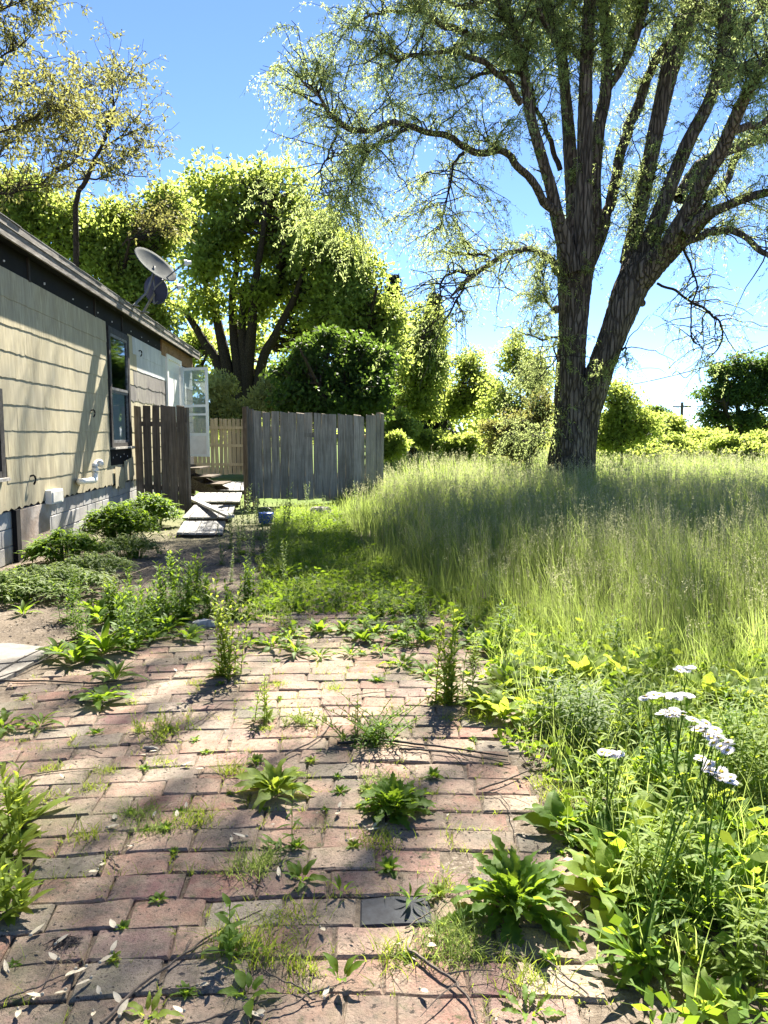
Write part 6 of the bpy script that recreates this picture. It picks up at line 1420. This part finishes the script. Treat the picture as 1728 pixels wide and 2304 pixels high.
def fleabane(label, basept, heads, seed, nbase=24, L=.21, stemmt=None):
    """heads: (px, py, Y) of flower heads; stems run from the base up to a fork and on to each head"""
    r = np.random.default_rng(seed); t = thing('flowering_weed', label, 'flowering weed', tuple(basept)); basept = np.array(basept); sb = Buf(); lb = Buf()
    V0, F0 = leafshape(L=1, W=.17, rows=11, curl=.55, up=.1, fold=.3, wave=.08, serr=.15, petiole=.06, tipw=.9, seed=3)
    H = [at(*h) for h in heads]; c = np.mean(H, 0); ng = max(1, len(H)//6)
    order = sorted(range(len(H)), key=lambda i: H[i][0]); groups = [order[i::ng] for i in range(ng)] if ng == 1 else [order[int(i*len(H)/ng):int((i+1)*len(H)/ng)] for i in range(ng)]
    for g in groups:
        gc = np.mean([H[i] for i in g], 0); fork = gc+(basept-gc)*.16-[0, 0, .02]
        q = spline(np.array([basept, basept*.6+fork*.4+[r.normal()*.015, r.normal()*.015, .03], fork]), 24); tubes(sb, q, np.linspace(.0042, .0026, 24), 6)
        for k in range(16):
            f = (k+.5)/16; P = q[int(f*23)]; lb.add(place(V0, k*2.4, L*.42*(1-.6*f)*r.uniform(.7, 1.2), P, .75), F0, r.random())
        for i in g:
            s = spline(np.array([fork+(basept-fork)*.05*r.random(), (fork+H[i])/2+[r.normal()*.006, r.normal()*.006, -.008], H[i]]), 9); tubes(sb, s, np.linspace(.0018, .001, 9), 4)
            sc = r.uniform(.018, .024); rot = (r.uniform(-.5, .3), r.uniform(-.4, .5), r.random()*6.28)
            fo = inst('flower', fl, t, H[i], rot, (sc,)*3); cc = bpy.data.objects.new('flower_centre', fc); COL.objects.link(cc); cc.parent = fo
    for k in range(nbase):
        lb.add(place(V0, r.random()*6.28, L*r.uniform(.5, 1.1), basept+[r.normal()*.01, r.normal()*.01, 0], r.uniform(.05, 1.1)), F0, r.random())
    obj('stems', sb, M_WEED, t, smooth=True); obj('foliage', lb, M_WEED, t, smooth=True); return t
r0 = random.Random(3)
def hd(cx, cy, w_, h_, n, Y, tilt=0.):
    out = []
    n = int(n*1.6)
    for i in range(n):
        x = (i+.5)/n*2-1; out.append((cx+x*w_+r0.uniform(-5, 5), cy+tilt*x*h_+r0.uniform(-h_, h_)*.45, Y+r0.uniform(-.05, .05)))
    return out
fleabane('tall flowering weed at the lower right carrying the long slanting group of white flowers', gp(1440, 2170), hd(1600, 1650, 42, 34, 14, 2.35, 1.), 1)
fleabane('flowering weed with the upper level group of white flower heads, right of the bright leaves', gp(1500, 1830), hd(1500, 1567, 58, 12, 16, 2.95), 2, L=.2)
fleabane('flowering weed with small white clusters below the upper flower group', gp(1530, 1960), hd(1515, 1605, 26, 16, 8, 2.7), 3, L=.2)
fleabane('flowering weed at the far right with the lowest cluster of white flowers', gp(1600, 2080), hd(1612, 1735, 40, 28, 14, 2.35, .8), 4, L=.2)
fleabane('slender flowering weed with one small white cluster near the path edge', gp(1370, 1900), hd(1380, 1697, 22, 13, 9, 2.75), 5, L=.16)
fleabane('slender flowering weed with two lilac-white heads behind the main group', gp(1545, 1680), hd(1540, 1505, 24, 9, 5, 3.4), 6, L=.16)
# broad-leaved weeds: rosettes of several sorts, densely placed
protos = []
for i in range(3): protos.append(rosette('dock_weed', '.', 'weed', (0, 0, 0), 13, .22, DOCK, (.25, 1.2), seed=80+i, sw=1.3))
for i in range(2): protos.append(rosette('dock_weed', '.', 'weed', (0, 0, 0), 13, .21, DOCKY, (.35, 1.25), seed=90+i, sw=1.3))
for i in range(2): protos.append(rosette('plantain_weed', '.', 'weed', (0, 0, 0), 12, .17, OVAL, (.25, 1.1), seed=95+i, sw=1.2))
lances = [stalk_weed('leafy_weed', '.', 'weed', (0, 0, 0), 4, .42, .085, .014, 22, [M_WEED, M_WEED, M_YWEED][i], seed=100+i, up=.35, lean=.25) for i in range(3)]
spots = []
rr_ = random.Random(12)
def putspot(x0, x1, y0, y1, n, mind=24):
    k = 0; tries = 0
    while k < n and tries < 900:
        tries += 1; px, py = rr_.uniform(x0, x1), rr_.uniform(y0, y1)
        if all((px-a)**2+((py-b_)*1.4)**2 > (mind*(1+(py-1450)/500))**2 for a, b_ in spots): spots.append((px, py)); k += 1
putspot(1330, 1760, 1780, 2080, 40, 20); putspot(1290, 1760, 1600, 1790, 40, 19); putspot(1060, 1740, 1450, 1610, 34, 18); putspot(1520, 1800, 2080, 2330, 4, 34); putspot(1040, 1120, 1550, 1600, 3, 18)
putspot(150, 470, 1345, 1450, 34, 15); putspot(560, 1050, 1330, 1430, 34, 17); putspot(520, 900, 1240, 1335, 24, 13); putspot(800, 1150, 1360, 1460, 16, 17)
used = set()
lab0 = {'dock_weed': 'broad-leaved dock among the dense weeds right of the path', 'plantain_weed': 'oval-leaved plantain among the dense weeds right of the path', 'leafy_weed': 'narrow-leaved stalky weed among the dense weeds right of the path'}
lab2 = {'dock_weed': 'broad-leaved dock in the green strip beyond the end of the bricks', 'plantain_weed': 'oval-leaved plantain in the green strip beyond the end of the bricks', 'leafy_weed': 'narrow-leaved stalky weed in the green strip beyond the end of the bricks'}
allp = protos+lances
for i, (px, py) in enumerate(spots):
    if 1350 < px < 1460 and 2100 < py: continue
    j = rr_.choice([0, 1, 2, 3, 3, 4, 4, 5, 6, 7, 9, 9]) if py > 1500 else rr_.choice([0, 1, 2, 5, 6, 7, 8, 9])
    p = gp(px, py, -.005); s = rr_.uniform(.6, 1.1)*(.75 if py > 2050 else 1 if py > 1650 else .9)
    left_ = px < 500; far_ = px < 1060 and py < 1440 and not left_
    if far_: s *= .75
    pr = allp[j]; nm = pr.name.split('.')[0]; 
    if left_: zone = 'in the green patch between the slab and the tall weeds'
    elif far_: zone = ['in the green strip beyond the bricks, left part', 'in the green strip beyond the bricks, middle part', 'in the green strip beyond the bricks, right part'][0 if px < 700 else 1 if px < 880 else 2]
    elif py > 2070: zone = 'in the lower right corner of the picture'
    elif py > 1800: zone = 'below the white flowers' if px > 1520 else 'along the right edge of the bricks'
    elif py > 1620: zone = 'at the far right beside the white flowers' if px > 1650 else 'among the stems of the white flowers' if px > 1450 else 'between the bricks and the white flowers'
    else: zone = 'above the white flowers at the meadow foot' if px > 1400 else 'left of the bright clump at the meadow foot' if px < 1250 else 'behind the white flowers near the bright clump'
    L_ = {'dock_weed': 'broad-leaved dock', 'plantain_weed': 'oval-leaved plantain', 'leafy_weed': 'narrow-leaved stalky weed'}[nm]+' '+zone
    gpn = 'weeds '+zone
    c = copy_thing(pr, p, rr_.random()*6.28, s, L_); c['group'] = gpn+', '+{'dock_weed': 'docks', 'plantain_weed': 'plantains', 'leafy_weed': 'stalky ones'}[nm]
# tiny seedlings sprouting in the joints all over the paving
jj = [q for q in cand if infrm(q[1], q[0]) and q[0] < 5.9]
for i in range(75):
    q = rr_.choice(jj); pr = rr_.choice(allp[:7]); p = np.array([q[1]+rr_.uniform(-.5, .5)*BL, q[0]-BW/2, -.008])
    c = copy_thing(pr, p, rr_.random()*6.28, rr_.uniform(.10, .32), 'tiny leafy seedling sprouting from a joint of the brick path'); c['group'] = 'tiny seedlings in the brick joints'; c['category'] = 'weed'; c.name = 'seedling'
for pr in allp:
    for ch in list(pr.children): bpy.data.objects.remove(ch)
    bpy.data.objects.remove(pr)
# bright clump of upright yellow-green leaves in the sun at the foot of the meadow
for i, (px, py) in enumerate(((1265, 1530), (1310, 1545), (1230, 1545), (1400, 1540), (1600, 1590), (1660, 1600), (1690, 1570), (1130, 1620), (1090, 1600))):
    rosette('dock_weed', ['sunlit yellow dock left in the bright clump at the meadow foot', 'sunlit yellow dock in the middle of the bright clump at the meadow foot', 'sunlit yellow dock at the left end of the bright clump', 'sunlit yellow dock at the right end of the bright clump', 'bright dock at the right above the flowers', 'second bright dock at the right above the flowers', 'bright dock at the right picture edge above the flowers', 'bright flat-leaved dock just right of the tall sunlit weed', 'bright small dock at the right foot of the tall sunlit weed'][i], 'weed', P_(px, py), 16, .30 if i < 7 else .2, DOCKY, (.3, 1.35), seed=110+i, sw=1.2)
for i, (px, py) in enumerate(((1335, 1700), (1290, 1660), (1240, 1640), (1320, 1640), (1390, 1660))):
    stalk_weed('leafy_weed', ['upright pale weed with long narrow leaves left of the flowers', 'pale narrow-leaved weed over the dark litter by the path', 'low pale weed at the edge of the dark litter', 'pale weed behind the upright long-leaved one', 'pale weed under the upper flower group'][i], 'weed', P_(px, py), 3, .42 if i == 0 else .32, .12, .016, 20, M_PALE, seed=130+i, up=.25, lean=.15)
rosette('plantain_weed', 'single upright oval-leaved weed at the bottom right corner', 'weed', P_(1640, 2280), 5, .12, OVAL, (.8, 1.3), seed=140)
# far meadow plants: pale panicles group standing out of the grass
r = np.random.default_rng(8)
for i, (px, py, Y, n) in enumerate(((1350, 1150, 6.9, 60), (1290, 1250, 6.3, 30), (1440, 1300, 5.6, 22))):
    t = thing('tall_grass_clump', ['clump of tall pale-headed grass rising above the meadow right of centre', 'pale-headed grass stalks left of the tall clump', 'leaning pale grass stalks with long thin heads'][i], 'grass', (at(px, py, Y)[0], Y, 0)); c = at(px, py, Y); b = Buf(); sb = Buf()
    B = np.stack([c[0]+r.normal(size=n)*.16, Y+r.normal(size=n)*.16, np.zeros(n)], -1); H = c[2]*r.uniform(.8, 1.12, n); tp = blades(b, B, H, .0035, r.uniform(.05, .3, n) if i < 2 else r.uniform(.3, .5, n), 5, None, r.normal(size=n)*1.5 if i < 2 else r.normal(size=n)*.3+.3)
    j = np.repeat(np.arange(n), 34); f = r.random(len(j)); P = tp[j]+np.stack([r.normal(size=len(j))*.022*(1-f*.3), r.normal(size=len(j))*.022, -f*.18], -1) if i < 2 else tp[j]+np.stack([-f*.05+r.normal(size=len(j))*.003, r.normal(size=len(j))*.003, -f*.16], -1)
    leaves(sb, P, r.normal(size=(len(j), 3))*.4+[0, 0, 1], .013, .005); obj('stalks', b, M_GRASS, t); obj('seed_heads', sb, M_SEED, t)
